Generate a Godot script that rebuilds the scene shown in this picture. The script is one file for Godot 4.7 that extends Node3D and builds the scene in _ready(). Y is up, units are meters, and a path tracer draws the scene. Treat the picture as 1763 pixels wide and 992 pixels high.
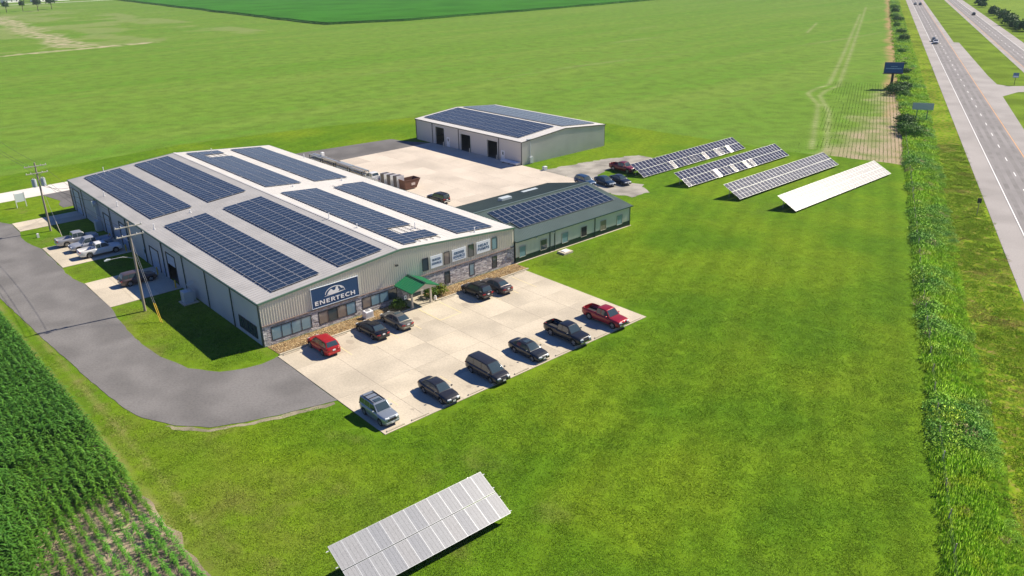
extends Node3D
# An office and workshop with roof solar arrays beside a highway, seen from the air. y up, metres.
# x runs along the office front, -z along its long side; the office's front left corner is the origin.

const W := 36.576          # office width
const LEN := 72.8          # office length
const EAVE := 5.24
const RIDGE := 6.80
const HT := Vector3(0.9044, 0, -0.4267)   # along the highway, away
const HN := Vector3(0.4267, 0, 0.9044)    # across it

var M := {}
var rng := RandomNumberGenerator.new()
var used := {}
var car_cache := {}

# ---------------------------------------------------------------- mesh builder
class MB:
	var v := PackedVector3Array()
	var n := PackedVector3Array()
	var c := PackedColorArray()
	var u := PackedVector2Array()
	var col := Color.WHITE
	var xf := Transform3D.IDENTITY
	func p(a: Vector3, na: Vector3, ua := Vector2.ZERO) -> void:
		v.append(xf * a); n.append((xf.basis * na).normalized()); c.append(col); u.append(ua)
	# thin leaf: three points with a given normal, wound to face it
	func leaf(a: Vector3, b: Vector3, d: Vector3, k: Vector3) -> void:
		if (b - a).cross(d - a).dot(k) > 0:
			p(a, k); p(d, k); p(b, k)
		else:
			p(a, k); p(b, k); p(d, k)
	# points run counter-clockwise seen from outside
	func tri(a: Vector3, b: Vector3, d: Vector3) -> void:
		var k := (b - a).cross(d - a).normalized()
		p(a, k); p(d, k); p(b, k)
	func quad(a: Vector3, b: Vector3, d: Vector3, e: Vector3) -> void:
		var k := (b - a).cross(d - a)
		if k.length_squared() < 1e-14:
			k = (d - a).cross(e - a)
		k = k.normalized()
		p(a, k, Vector2(0, 1)); p(d, k, Vector2(1, 0)); p(b, k, Vector2(1, 1))
		p(a, k, Vector2(0, 1)); p(e, k, Vector2(0, 0)); p(d, k, Vector2(1, 0))
	func squad(a: Vector3, b: Vector3, d: Vector3, e: Vector3, na: Vector3, nb: Vector3, nd: Vector3, ne: Vector3) -> void:
		p(a, na); p(d, nd); p(b, nb); p(a, na); p(e, ne); p(d, nd)
	func box(lo: Vector3, hi: Vector3, bottom := true) -> void:
		var a := lo; var b := hi
		quad(Vector3(a.x, a.y, b.z), Vector3(b.x, a.y, b.z), Vector3(b.x, b.y, b.z), Vector3(a.x, b.y, b.z))
		quad(Vector3(b.x, a.y, a.z), Vector3(a.x, a.y, a.z), Vector3(a.x, b.y, a.z), Vector3(b.x, b.y, a.z))
		quad(Vector3(b.x, a.y, b.z), Vector3(b.x, a.y, a.z), Vector3(b.x, b.y, a.z), Vector3(b.x, b.y, b.z))
		quad(Vector3(a.x, a.y, a.z), Vector3(a.x, a.y, b.z), Vector3(a.x, b.y, b.z), Vector3(a.x, b.y, a.z))
		quad(Vector3(a.x, b.y, b.z), Vector3(b.x, b.y, b.z), Vector3(b.x, b.y, a.z), Vector3(a.x, b.y, a.z))
		if bottom:
			quad(Vector3(a.x, a.y, a.z), Vector3(b.x, a.y, a.z), Vector3(b.x, a.y, b.z), Vector3(a.x, a.y, b.z))
	# box with its upper edges chamfered by k
	func slab(lo: Vector3, hi: Vector3, k: float) -> void:
		var y := hi.y - k
		var o := [Vector3(lo.x, lo.y, hi.z), Vector3(hi.x, lo.y, hi.z), Vector3(hi.x, lo.y, lo.z), Vector3(lo.x, lo.y, lo.z)]
		var t := [Vector3(lo.x + k, hi.y, hi.z - k), Vector3(hi.x - k, hi.y, hi.z - k), Vector3(hi.x - k, hi.y, lo.z + k), Vector3(lo.x + k, hi.y, lo.z + k)]
		for i in 4:
			var j := (i + 1) % 4
			var m1 := Vector3(o[i].x, y, o[i].z); var m2 := Vector3(o[j].x, y, o[j].z)
			quad(o[i], o[j], m2, m1); quad(m1, m2, t[j], t[i])
		quad(t[0], t[1], t[2], t[3])
	func tube(pts: Array, rad: Array, sides := 8, cap := true) -> void:
		var rings := []
		for i in pts.size():
			var d: Vector3 = (pts[mini(i + 1, pts.size() - 1)] - pts[maxi(i - 1, 0)]).normalized()
			var s := d.cross(Vector3.UP if absf(d.y) < 0.95 else Vector3.RIGHT).normalized()
			var t := s.cross(d)
			var ring := []
			for k in sides:
				var an := TAU * k / sides
				var o := s * cos(an) + t * sin(an)
				ring.append([pts[i] + o * rad[i], o])
			rings.append(ring)
		for i in pts.size() - 1:
			for k in sides:
				var k2 := (k + 1) % sides
				var a = rings[i][k]; var b = rings[i][k2]; var e = rings[i + 1][k2]; var f = rings[i + 1][k]
				squad(b[0], a[0], f[0], e[0], b[1], a[1], f[1], e[1])
		if cap:
			for i in [0, pts.size() - 1]:
				for k in range(1, sides - 1):
					if i == 0:
						tri(rings[i][0][0], rings[i][k][0], rings[i][k + 1][0])
					else:
						tri(rings[i][0][0], rings[i][k + 1][0], rings[i][k][0])
	func bar(a: Vector3, b: Vector3, w: float, h := -1.0) -> void:
		var d := (b - a).normalized()
		var s := d.cross(Vector3.UP if absf(d.y) < 0.98 else Vector3.RIGHT).normalized()
		var keep := xf
		xf = xf * Transform3D(Basis(d, s.cross(d), s), a)
		var hh := w if h < 0 else h
		box(Vector3(0, -hh / 2, -w / 2), Vector3((b - a).length(), hh / 2, w / 2))
		xf = keep
	# polygon in xz (counter-clockwise seen from above is not needed) laid flat at y
	func flat(poly: PackedVector2Array, y: float, uv0 := Vector2.ZERO, uvs := 1.0) -> void:
		var t := Geometry2D.triangulate_polygon(poly)
		for i in range(0, t.size(), 3):
			var q := [poly[t[i]], poly[t[i + 1]], poly[t[i + 2]]]
			if (q[1] - q[0]).cross(q[2] - q[0]) < 0:
				q = [q[0], q[2], q[1]]
			for s in q:
				p(Vector3(s.x, y, s.y), Vector3.UP, (s - uv0) * uvs)
	func skirt(poly: PackedVector2Array, y0: float, y1: float) -> void:
		var sgn := 0.0
		for i in poly.size():
			sgn += poly[i].cross(poly[(i + 1) % poly.size()])
		for i in poly.size():
			var a := poly[i]; var b := poly[(i + 1) % poly.size()]
			if sgn > 0:
				var s := a; a = b; b = s
			quad(Vector3(a.x, y0, a.y), Vector3(b.x, y0, b.y), Vector3(b.x, y1, b.y), Vector3(a.x, y1, a.y))
	# grid of points [row][column], smooth
	func grid(g: Array, flip := false) -> void:
		var r := g.size(); var q: int = g[0].size()
		var nn := []
		for i in r:
			var row := []
			for j in q:
				var dx: Vector3 = g[mini(i + 1, r - 1)][j] - g[maxi(i - 1, 0)][j]
				var dy: Vector3 = g[i][mini(j + 1, q - 1)] - g[i][maxi(j - 1, 0)]
				var k := dx.cross(dy)
				if k.length_squared() < 1e-12:
					k = Vector3.UP
				row.append((-k if flip else k).normalized())
			nn.append(row)
		for i in r - 1:
			for j in q - 1:
				if flip:
					squad(g[i][j], g[i][j + 1], g[i + 1][j + 1], g[i + 1][j], nn[i][j], nn[i][j + 1], nn[i + 1][j + 1], nn[i + 1][j])
				else:
					squad(g[i][j], g[i + 1][j], g[i + 1][j + 1], g[i][j + 1], nn[i][j], nn[i + 1][j], nn[i + 1][j + 1], nn[i][j + 1])
	func mesh(colors := false, uvs := false) -> ArrayMesh:
		var a := []
		a.resize(Mesh.ARRAY_MAX)
		a[Mesh.ARRAY_VERTEX] = v; a[Mesh.ARRAY_NORMAL] = n
		if colors: a[Mesh.ARRAY_COLOR] = c
		if uvs: a[Mesh.ARRAY_TEX_UV] = u
		var m := ArrayMesh.new()
		m.add_surface_from_arrays(Mesh.PRIMITIVE_TRIANGLES, a)
		return m

# ---------------------------------------------------------------- nodes
func numbered(called: String) -> String:
	if not used.has(called):
		used[called] = 0
		return called
	used[called] += 1
	return "%s_%03d" % [called, used[called]]

func obj(called: String, m, material, parent: Node = self) -> MeshInstance3D:
	var o := MeshInstance3D.new()
	o.name = numbered(called) if parent == self else called
	o.mesh = m.mesh() if m is MB else m
	if material: o.material_override = material
	parent.add_child(o, true)
	return o

func tag(o: Node, label: String, category: String, group := "") -> Node:
	o.set_meta("label", label); o.set_meta("category", category)
	if group: o.set_meta("group", group)
	return o

func thing(called: String, label: String, category: String, at := Vector3.ZERO, turn := 0.0, group := "") -> Node3D:
	var o := Node3D.new()
	o.name = numbered(called); add_child(o)
	o.position = at; o.rotation.y = turn
	tag(o, label, category, group)
	return o

func struct(called: String, m, material, label := "") -> MeshInstance3D:
	var o := obj(called, m, material)
	o.set_meta("kind", "structure")
	if label: o.set_meta("label", label)
	return o

func dup(o: Node3D, at: Vector3, turn: float, label := "") -> Node3D:
	var r := o.duplicate()
	r.name = numbered(String(o.name).rstrip("0123456789").trim_suffix("_")); add_child(r)
	r.position = at; r.rotation.y = turn
	if label: r.set_meta("label", label)
	return r

func scatter(called: String, mesh: Mesh, material, places: Array, colors: Array, label: String, category: String, parent: Node = self) -> MultiMeshInstance3D:
	var mm := MultiMesh.new()
	mm.transform_format = MultiMesh.TRANSFORM_3D
	mm.use_colors = colors.size() > 0
	mm.mesh = mesh
	mm.instance_count = places.size()
	for i in places.size():
		mm.set_instance_transform(i, places[i])
		if colors.size(): mm.set_instance_color(i, colors[i])
	var o := MultiMeshInstance3D.new()
	o.name = numbered(called) if parent == self else called
	o.multimesh = mm; o.material_override = material
	parent.add_child(o, true)
	o.set_meta("kind", "stuff")
	if label: tag(o, label, category)
	return o

# ---------------------------------------------------------------- materials
func mat(key: String, lin: Color, rough := 0.8, metal := 0.0, spec := 0.5) -> StandardMaterial3D:
	if M.has(key): return M[key]
	var m := StandardMaterial3D.new()
	m.resource_name = key
	m.albedo_color = lin.linear_to_srgb()
	m.roughness = rough; m.metallic = metal; m.metallic_specular = spec
	M[key] = m
	return m

func noise(sd: int, freq: float, oct := 4, kind := FastNoiseLite.TYPE_SIMPLEX_SMOOTH) -> FastNoiseLite:
	var f := FastNoiseLite.new()
	f.seed = sd; f.frequency = freq; f.noise_type = kind
	f.fractal_octaves = oct
	return f

# seamless noise picture through a colour ramp given as [offset, linear colour] pairs
func ntex(sd: int, freq: float, ramp: Array, size := 512, oct := 5) -> ImageTexture:
	var im := noise(sd, freq, oct).get_seamless_image(size, size)
	var lut := []
	for i in 256:
		var t := i / 255.0
		var c: Color = ramp[0][1]
		for k in ramp.size() - 1:
			if t >= ramp[k][0]:
				c = (ramp[k][1] as Color).lerp(ramp[k + 1][1], clampf((t - ramp[k][0]) / (ramp[k + 1][0] - ramp[k][0]), 0, 1))
		c = c.linear_to_srgb()
		lut.append([int(clampf(c.r, 0, 1) * 255), int(clampf(c.g, 0, 1) * 255), int(clampf(c.b, 0, 1) * 255)])
	var src := im.get_data()
	var out := PackedByteArray()
	out.resize(size * size * 3)
	for i in size * size:
		var l = lut[src[i]]
		out[i * 3] = l[0]; out[i * 3 + 1] = l[1]; out[i * 3 + 2] = l[2]
	var r := Image.create_from_data(size, size, false, Image.FORMAT_RGB8, out)
	r.generate_mipmaps()
	return ImageTexture.create_from_image(r)

func grey(a: float) -> Color:
	return Color(a, a, a)

# plain colour broken up by a fine and a coarse noise, laid by world position
func worn(key: String, lin: Color, rough: float, fine: float, coarse: float, depth := 0.25, sd := 1, bump := 0.0) -> StandardMaterial3D:
	if M.has(key): return M[key]
	var m := mat(key, lin, rough)
	m.albedo_texture = ntex(sd, 0.03, [[0.0, grey(1.0 - depth)], [0.5, grey(1.0 - depth * 0.4)], [1.0, grey(1.0)]], 512)
	m.uv1_triplanar = true; m.uv1_world_triplanar = true
	m.uv1_scale = Vector3.ONE / fine
	m.detail_enabled = true
	m.detail_blend_mode = BaseMaterial3D.BLEND_MODE_MUL
	m.detail_albedo = ntex(sd + 50, 0.012, [[0.2, grey(1.0 - depth)], [0.75, grey(1.0)], [1.0, grey(1.0)]], 256)
	m.detail_uv_layer = BaseMaterial3D.DETAIL_UV_2
	m.uv2_triplanar = true; m.uv2_world_triplanar = true
	m.uv2_scale = Vector3.ONE / coarse
	if bump > 0.0:
		m.heightmap_enabled = true
		m.heightmap_scale = bump
		m.heightmap_texture = m.albedo_texture
	return m

func hwy(t: float, n: float, y := 0.0) -> Vector3:
	return HT * t + HN * n + Vector3(0, y, 0)

func h2(t: float, n: float) -> Vector2:
	return Vector2(HT.x * t + HN.x * n, HT.z * t + HN.z * n)

# ---------------------------------------------------------------- ready
func _ready() -> void:
	rng.seed = 7
	var cam := Camera3D.new()
	cam.name = "camera"
	add_child(cam)
	cam.transform = Transform3D(Basis(Vector3(0.747586, -0.019907, 0.663867), Vector3(0.269515, 0.922646, -0.275836), Vector3(-0.607023, 0.385133, 0.695123)), Vector3(-31.296, 39.302, 77.195))
	cam.fov = 39.527
	cam.far = 9000.0
	var env := Environment.new()
	env.background_mode = Environment.BG_SKY
	var sky := Sky.new()
	var sm := ProceduralSkyMaterial.new()
	sm.sky_top_color = Color(0.17, 0.33, 0.60)
	sm.sky_horizon_color = Color(0.78, 0.84, 0.89)
	sm.sky_curve = 0.10
	sm.ground_horizon_color = Color(0.55, 0.62, 0.55)
	sm.ground_bottom_color = Color(0.25, 0.32, 0.16)
	sm.sun_angle_max = 25.0
	sky.sky_material = sm
	env.sky = sky
	env.background_energy_multiplier = 0.70
	env.tonemap_mode = Environment.TONE_MAPPER_LINEAR
	env.tonemap_exposure = 1.62
	env.sdfgi_enabled = true; env.ssao_enabled = true; env.ssil_enabled = true
	env.fog_enabled = true
	env.fog_density = 0.0001
	env.fog_light_color = Color(0.80, 0.87, 0.93)
	var we := WorldEnvironment.new()
	we.name = "environment"; we.environment = env
	add_child(we)
	var sun := DirectionalLight3D.new()
	sun.name = "sun"
	sun.light_energy = 1.5
	sun.light_color = Color(1.0, 0.955, 0.88)
	sun.light_angular_distance = 0.53
	sun.shadow_enabled = true
	add_child(sun)
	sun.look_at_from_position(Vector3(1.02, 1.0, 0.21) * 100.0, Vector3.ZERO, Vector3.UP)

	materials()
	ground()
	roads()
	office()
	annex()
	warehouse()
	roof_arrays()
	ground_arrays()
	utility_poles()
	parked_cars()
	site_furniture()
	yard_things()
	highway_things()
	vegetation()

func materials() -> void:
	worn("asphalt", Color(0.215, 0.206, 0.198), 0.9, 5.0, 29.0, 0.27, 11, 0.3)
	worn("old_asphalt", Color(0.17, 0.162, 0.156), 0.9, 5.3, 33.0, 0.3, 12, 0.3)
	worn("highway_asphalt", Color(0.265, 0.250, 0.250), 0.88, 4.1, 53.0, 0.2, 13)
	worn("shoulder_asphalt", Color(0.375, 0.350, 0.335), 0.9, 4.3, 47.0, 0.2, 14)
	for i in 4:
		worn("concrete_%d" % i, Color(0.625 + 0.012 * i, 0.550 + 0.010 * i, 0.425 + 0.006 * i), 0.88, 4.7, 29.0 + i, 0.22, 20 + i)
	worn("yard_concrete_0", Color(0.63, 0.55, 0.45), 0.88, 6.1, 41.0, 0.18, 27)
	worn("yard_concrete_1", Color(0.67, 0.585, 0.48), 0.88, 6.7, 39.0, 0.18, 28)
	worn("joint", Color(0.50, 0.42, 0.32), 0.95, 3.0, 17.0, 0.4, 29)
	worn("gravel", Color(0.46, 0.43, 0.37), 0.95, 2.3, 19.0, 0.45, 30, 3.0)
	worn("mulch", Color(0.44, 0.31, 0.15), 0.95, 1.9, 9.0, 0.55, 31, 4.0)
	worn("road_concrete", Color(0.74, 0.70, 0.64), 0.85, 5.0, 31.0, 0.1, 32)
	mat("line_paint", Color(0.72, 0.60, 0.32), 0.7)
	mat("white_paint", Color(0.80, 0.80, 0.78), 0.6)
	mat("yellow_paint", Color(0.70, 0.34, 0.10), 0.6)
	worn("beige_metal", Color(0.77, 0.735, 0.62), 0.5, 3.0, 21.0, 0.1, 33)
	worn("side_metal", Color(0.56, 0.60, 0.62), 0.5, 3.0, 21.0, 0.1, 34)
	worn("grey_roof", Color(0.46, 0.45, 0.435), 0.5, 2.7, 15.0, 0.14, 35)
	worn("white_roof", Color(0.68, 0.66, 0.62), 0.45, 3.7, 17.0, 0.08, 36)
	worn("pale_metal", Color(0.66, 0.65, 0.60), 0.5, 3.0, 19.0, 0.1, 37)
	worn("green_roof", Color(0.125, 0.175, 0.155), 0.4, 3.0, 13.0, 0.15, 38)
	mat("dark_green", Color(0.018, 0.055, 0.045), 0.4)
	mat("trim_green", Color(0.10, 0.21, 0.15), 0.45)
	mat("portico_green", Color(0.015, 0.19, 0.075), 0.4)
	mat("dark_trim", Color(0.03, 0.035, 0.035), 0.5)
	mat("post_cream", Color(0.62, 0.56, 0.45), 0.6)
	mat("white", Color(0.80, 0.80, 0.80), 0.5)
	mat("door_blue", Color(0.40, 0.50, 0.62), 0.5)
	mat("galvanised", Color(0.50, 0.51, 0.52), 0.4, 0.6)
	mat("frame_metal", Color(0.52, 0.54, 0.56), 0.4, 0.3)
	mat("glass", Color(0.045, 0.07, 0.085), 0.04, 0.0, 0.9)
	mat("pale_glass", Color(0.20, 0.33, 0.40), 0.05, 0.0, 0.9)
	mat("curtain_glass", Color(0.22, 0.19, 0.17), 0.06, 0.0, 0.8)
	mat("dark", Color(0.02, 0.02, 0.022), 0.8)
	mat("interior", Color(0.12, 0.11, 0.10), 0.9)
	mat("rubber", Color(0.022, 0.022, 0.024), 0.85)
	mat("rim", Color(0.42, 0.43, 0.44), 0.3, 0.8)
	mat("red_lamp", Color(0.35, 0.015, 0.015), 0.15)
	mat("clear_lamp", Color(0.75, 0.78, 0.80), 0.1)
	mat("amber", Color(0.6, 0.2, 0.02), 0.3)
	mat("sign_blue", Color(0.008, 0.058, 0.165), 0.5)
	mat("sign_white", Color(0.74, 0.80, 0.86), 0.5)
	mat("letter_white", Color(0.86, 0.87, 0.88), 0.5)
	mat("letter_blue", Color(0.02, 0.09, 0.20), 0.5)
	mat("wood_pole", Color(0.34, 0.29, 0.235), 0.9)
	mat("bleached_wood", Color(0.52, 0.49, 0.42), 0.9)
	mat("guard_yellow", Color(0.72, 0.48, 0.04), 0.5)
	mat("wire", Color(0.06, 0.06, 0.06), 0.6)
	mat("utility_grey", Color(0.48, 0.54, 0.56), 0.45)
	mat("utility_green", Color(0.10, 0.19, 0.17), 0.5)
	mat("rust", Color(0.15, 0.07, 0.045), 0.8)
	mat("bark", Color(0.09, 0.07, 0.05), 0.95)
	mat("chrome", Color(0.6, 0.6, 0.6), 0.15, 0.9)
	mat("brick_soil", Color(0.30, 0.20, 0.12), 0.95)
	for i in 6:
		var c: Color = [Color(0.62, 0.60, 0.60), Color(0.72, 0.70, 0.69), Color(0.48, 0.455, 0.465), Color(0.56, 0.52, 0.52), Color(0.78, 0.76, 0.74), Color(0.38, 0.365, 0.375)][i]
		worn("stone_%d" % i, c, 0.9, 0.9, 5.0, 0.16, 40)
	worn("mortar", Color(0.52, 0.50, 0.48), 0.95, 1.0, 5.0, 0.2, 42)
	var vg := worn("verge_grass", Color.WHITE, 0.95, 13.7, 43.0, 0.4, 44)
	vg.albedo_texture = ntex(45, 0.022, [[0.15, Color(0.06, 0.15, 0.010)], [0.38, Color(0.16, 0.27, 0.014)], [0.6, Color(0.23, 0.31, 0.02)], [0.78, Color(0.27, 0.26, 0.06)], [0.92, Color(0.31, 0.21, 0.10)], [1.0, Color(0.34, 0.23, 0.13)]], 512, 5)
	var mg := worn("median_grass", Color.WHITE, 0.95, 7.9, 57.0, 0.35, 46)
	mg.albedo_texture = ntex(47, 0.04, [[0.0, Color(0.08, 0.17, 0.014)], [0.45, Color(0.16, 0.265, 0.025)], [0.8, Color(0.23, 0.30, 0.035)], [1.0, Color(0.28, 0.27, 0.09)]], 512, 5)
	var sg := worn("rank_grass", Color.WHITE, 0.95, 5.1, 31.0, 0.4, 48)
	sg.albedo_texture = ntex(49, 0.05, [[0.0, Color(0.07, 0.15, 0.010)], [0.5, Color(0.14, 0.26, 0.015)], [1.0, Color(0.22, 0.32, 0.02)]], 512, 5)
	for q in [vg, mg, sg]: q.metallic_specular = 0.1
	var leaf := mat("leaf", Color.WHITE, 0.6, 0.0, 0.3)
	leaf.vertex_color_use_as_albedo = true
	leaf.backlight_enabled = true
	leaf.backlight = Color(0.25, 0.3, 0.08)
	var blade := mat("blade", Color.WHITE, 0.7, 0.0, 0.2)
	blade.vertex_color_use_as_albedo = true

# ---------------------------------------------------------------- ground
func put(out: PackedByteArray, i: int, c: Color) -> void:
	c = c.linear_to_srgb()
	out[i * 3] = int(clampf(c.r, 0, 1) * 255); out[i * 3 + 1] = int(clampf(c.g, 0, 1) * 255); out[i * 3 + 2] = int(clampf(c.b, 0, 1) * 255)

func painted(key: String, size: int, org: Vector2, span: float, how: Callable, fine: Texture2D, fine_m: float) -> StandardMaterial3D:
	var out := PackedByteArray()
	out.resize(size * size * 3)
	for j in size:
		for i in size:
			put(out, j * size + i, how.call(org.x + (i + 0.5) * span / size, org.y + (j + 0.5) * span / size))
	var im := Image.create_from_data(size, size, false, Image.FORMAT_RGB8, out)
	im.generate_mipmaps()
	var m := mat(key, Color.WHITE, 0.95, 0.0, 0.15)
	m.albedo_texture = ImageTexture.create_from_image(im)
	m.detail_enabled = true
	m.detail_blend_mode = BaseMaterial3D.BLEND_MODE_MUL
	m.detail_albedo = fine
	m.detail_uv_layer = BaseMaterial3D.DETAIL_UV_2
	m.uv2_triplanar = true; m.uv2_world_triplanar = true
	m.uv2_scale = Vector3.ONE / fine_m
	return m

var n1 := noise(101, 0.045, 4)
var n2 := noise(102, 0.25, 3)
var n3 := noise(103, 0.012, 4)
var n4 := noise(104, 0.9, 2)

func seg_dist(p: Vector2, a: Vector2, b: Vector2) -> float:
	var t := clampf((p - a).dot(b - a) / (b - a).length_squared(), 0, 1)
	return p.distance_to(a + (b - a) * t)

var drive_poly: PackedVector2Array
var TRACKS := [
	[Vector2(126.5, -6.5), Vector2(174.9, -31.8), Vector2(190.0, -43.5), Vector2(197.0, -45.6), Vector2(209.0, -47.2), Vector2(274.5, -77.2), Vector2(480, -173)],
	[Vector2(126.5, -3.3), Vector2(167.3, -24.6), Vector2(188.0, -38.6), Vector2(196.0, -41.6), Vector2(208.7, -43.9), Vector2(298.6, -85.7), Vector2(542.7, -200.2)],
	[Vector2(352.7, -136.6), Vector2(410.4, -163.2)]]

func lawn_color(x: float, z: float) -> Color:
	var a := n1.get_noise_2d(x, z); var b := n2.get_noise_2d(x, z); var d := n4.get_noise_2d(x, z)
	var hn := x * HN.x + z * HN.z
	var ht := x * HT.x + z * HT.z
	var c := Color(0.122, 0.240, 0.011)
	c = c.lerp(Color(0.178, 0.280, 0.014), clampf(a * 1.3 + 0.35, 0, 1))
	c = c.lerp(Color(0.076, 0.175, 0.010), clampf(b * 0.4 + a * -0.5, 0, 0.5))
	# passes of the mower
	var k := (sin(hn * TAU / 3.2) * 0.07 + sin(hn * TAU / 7.3 + 1.0) * 0.04) * clampf((hn - 18.0) / 14.0, 0, 1) if hn > 18 else sin((ht * 0.4 + z) * TAU / 4.0) * 0.035
	c = c * (1.0 + k + d * 0.22)
	# thin, dry and worn ground by the maize and the drive
	var west := clampf((x + 19.5) / 22.0, 0, 1)
	var dry := clampf((1.0 - west) * 0.75 + n3.get_noise_2d(x * 3.0, z * 3.0) * 0.9 - 0.35, 0, 1) if z > -60 else 0.0
	c = c.lerp(Color(0.205, 0.20, 0.055), dry * clampf(0.45 + b * 0.8, 0, 1))
	var spot := clampf(n2.get_noise_2d(x * 0.55 + 70.0, z * 0.55) * 2.2 - 0.75, 0, 1)
	c = c.lerp(Color(0.22, 0.20, 0.065), spot * clampf(0.75 - (x + 15.0) / 40.0, 0.06, 0.7))
	# wheel track of bleached grass along the drive
	for o in [-17.3, -18.9]:
		var w: float = o + sin(z * 0.07) * 0.25
		if absf(x - w) < 0.5 and z < 26 and z > -60:
			c = c.lerp(Color(0.32, 0.30, 0.11), (0.5 - absf(x - w)) * (0.9 + b))
	c.a = 1.0
	return c

func field_color(x: float, z: float) -> Color:
	var s := n3.get_noise_2d(x * 0.35, z * 2.6)
	var s2 := n1.get_noise_2d(x * 0.10, z * 1.6)
	var b := n2.get_noise_2d(x * 0.6, z * 0.6)
	var hn := x * HN.x + z * HN.z
	var ht := x * HT.x + z * HT.z
	var c := Color(0.140, 0.272, 0.027)
	c = c.lerp(Color(0.205, 0.305, 0.050), clampf(s * 0.5 + 0.4, 0, 1))
	c = c.lerp(Color(0.105, 0.26, 0.020), clampf(s2 * 0.7 + b * 0.6, 0, 0.7))
	c = c.lerp(Color(0.34, 0.35, 0.14), clampf(s2 * 1.8 - 0.95 + s * 0.6, 0, 0.35))
	c = c * (0.94 + 0.26 * b + 0.16 * n4.get_noise_2d(x * 0.7, z * 0.7))
	var soil := Color(0.50, 0.43, 0.29)
	# washed-out waterway in the far field
	var p := Vector2(x, z)
	var w := 11.0 + 10.0 * n1.get_noise_2d(x * 0.6, z * 0.35) + 5.0 * b
	var d := minf(seg_dist(p, Vector2(108, -704), Vector2(93, -545)), minf(seg_dist(p, Vector2(93, -545), Vector2(83, -392)), seg_dist(p, Vector2(-20, -362), Vector2(120, -376)) * 2.2))
	c = c.lerp(soil, clampf((w - d) / 8.0, 0, 1) * clampf(0.6 + b * 1.3, 0.1, 0.9))
	if z < -380 and x < 190:
		c = c.lerp(Color(0.33, 0.34, 0.16), clampf(n1.get_noise_2d(x * 0.3, z * 0.25) * 2.0 + s * 0.5, 0, 0.35))
	# tractor wheel tracks
	if x > 120 and z < 5 and z > -210 and hn > 0 and hn < 66:
		for o in TRACKS:
			for i in o.size() - 1:
				if p.x > o[i].x - 2.0 and p.x < o[i + 1].x + 2.0:
					var td := seg_dist(p, o[i], o[i + 1])
					if td < 0.75: c = c.lerp(Color(0.46, 0.43, 0.26), (0.75 - td) * (0.75 + 0.6 * b))
	# dirt beside the fence row
	if hn > 61.5 and hn < 69 and ht > 104:
		c = c.lerp(Color(0.44, 0.29, 0.15), clampf((hn - 62.0 - s2 * 2.0) / 2.2, 0, 1) * clampf(0.75 + b, 0.3, 1))
	# bare patches where the crop failed, the rows showing
	if hn > 40 and hn < 68 and ht > 100 and ht < 235:
		var u := (ht - 108.0) / 92.0
		var edge := lerpf(49.5, 58.5, clampf(u * 1.15, 0, 1)) + n2.get_noise_2d(x * 0.3, z * 0.3) * 5.0
		if u > 0.55 and u < 0.8: edge += 2.5
		var bare := clampf((hn - edge) / 9.0 + 0.2 + 0.35 * s2, 0, 1) * clampf((hn - edge) / 2.0 + 0.6, 0, 1) * clampf((1.12 - u) * 5.0, 0, 1)
		c = c.lerp(Color(0.43, 0.345, 0.235), bare * clampf(0.72 + b * 0.9, 0.1, 0.95))
	if hn > 90:
		c = Color(0.21, 0.31, 0.035).lerp(Color(0.14, 0.25, 0.02), clampf(b * 0.8 + s * 0.8 + 0.3, 0, 1))
	c.a = 1.0
	return c

func poly(a: Array) -> PackedVector2Array:
	var r := PackedVector2Array()
	for i in range(0, a.size(), 2):
		r.append(Vector2(a[i], a[i + 1]))
	return r

# the outline with points added and moved a little, for soft ground edges
func ragged(pl: PackedVector2Array, step: float, amount: float, sd: int) -> PackedVector2Array:
	var f := noise(sd, 0.5, 2)
	var r := PackedVector2Array()
	for i in pl.size():
		var a := pl[i]; var b := pl[(i + 1) % pl.size()]
		var k := maxi(1, int(a.distance_to(b) / step))
		for j in k:
			var q := a.lerp(b, float(j) / k)
			r.append(q + Vector2(f.get_noise_2d(q.x, q.y), f.get_noise_2d(q.x + 90, q.y)) * amount)
	return r

func sheet(called: String, pl: PackedVector2Array, y: float, material, uv0 := Vector2.ZERO, uvs := 1.0, drop := 0.0) -> MeshInstance3D:
	var b := MB.new()
	b.flat(pl, y, uv0, uvs)
	if drop > 0: b.skirt(pl, y - drop, y)
	var o := obj(called, b.mesh(false, true), material)
	o.set_meta("kind", "structure")
	return o

func ground() -> void:
	var fine := ntex(61, 0.05, [[0.0, grey(0.25)], [0.3, grey(0.55)], [0.55, grey(0.92)], [1.0, grey(1.0)]], 512, 5)
	var fine2 := ntex(62, 0.06, [[0.0, grey(0.2)], [0.35, grey(0.7)], [0.6, grey(1.0)], [1.0, grey(1.0)]], 512, 4)
	var fm := painted("field_ground", 1200, Vector2(-250, -1150), 1290.0, field_color, fine2, 11.3)
	var lm := painted("mown_grass", 1100, Vector2(-45, -115), 192.0, lawn_color, fine, 3.1)
	var b := MB.new()
	b.flat(poly([-4000, -6000, 6000, -6000, 6000, 3000, -4000, 3000]), 0.0, Vector2(-250, -1150), 1.0 / 1290.0)
	struct("field", b.mesh(false, true), fm, "green crop field stretching to the horizon")
	var pl := poly([-19.8, -108.9, 10, -109.2, 32, -111.5, 64, -106.5, 90, -98.9, 110, -92, 117.6, -57.4, 118.4, -45.8, 119.3, -31.2, 120, -17.8, 121, -7.4, 124, 1.6, 126.0, 13.9, 86, 32.8, 17, 65.3, 10, 70, -19.5, 70, -19.3, 30.7, -19.7, 12.9, -19.9, -9.9, -21.4, -30.4, -22, -60])
	sheet("lawn", ragged(pl, 1.5, 0.5, 5), 0.03, lm, Vector2(-45, -115), 1.0 / 192.0)

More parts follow.
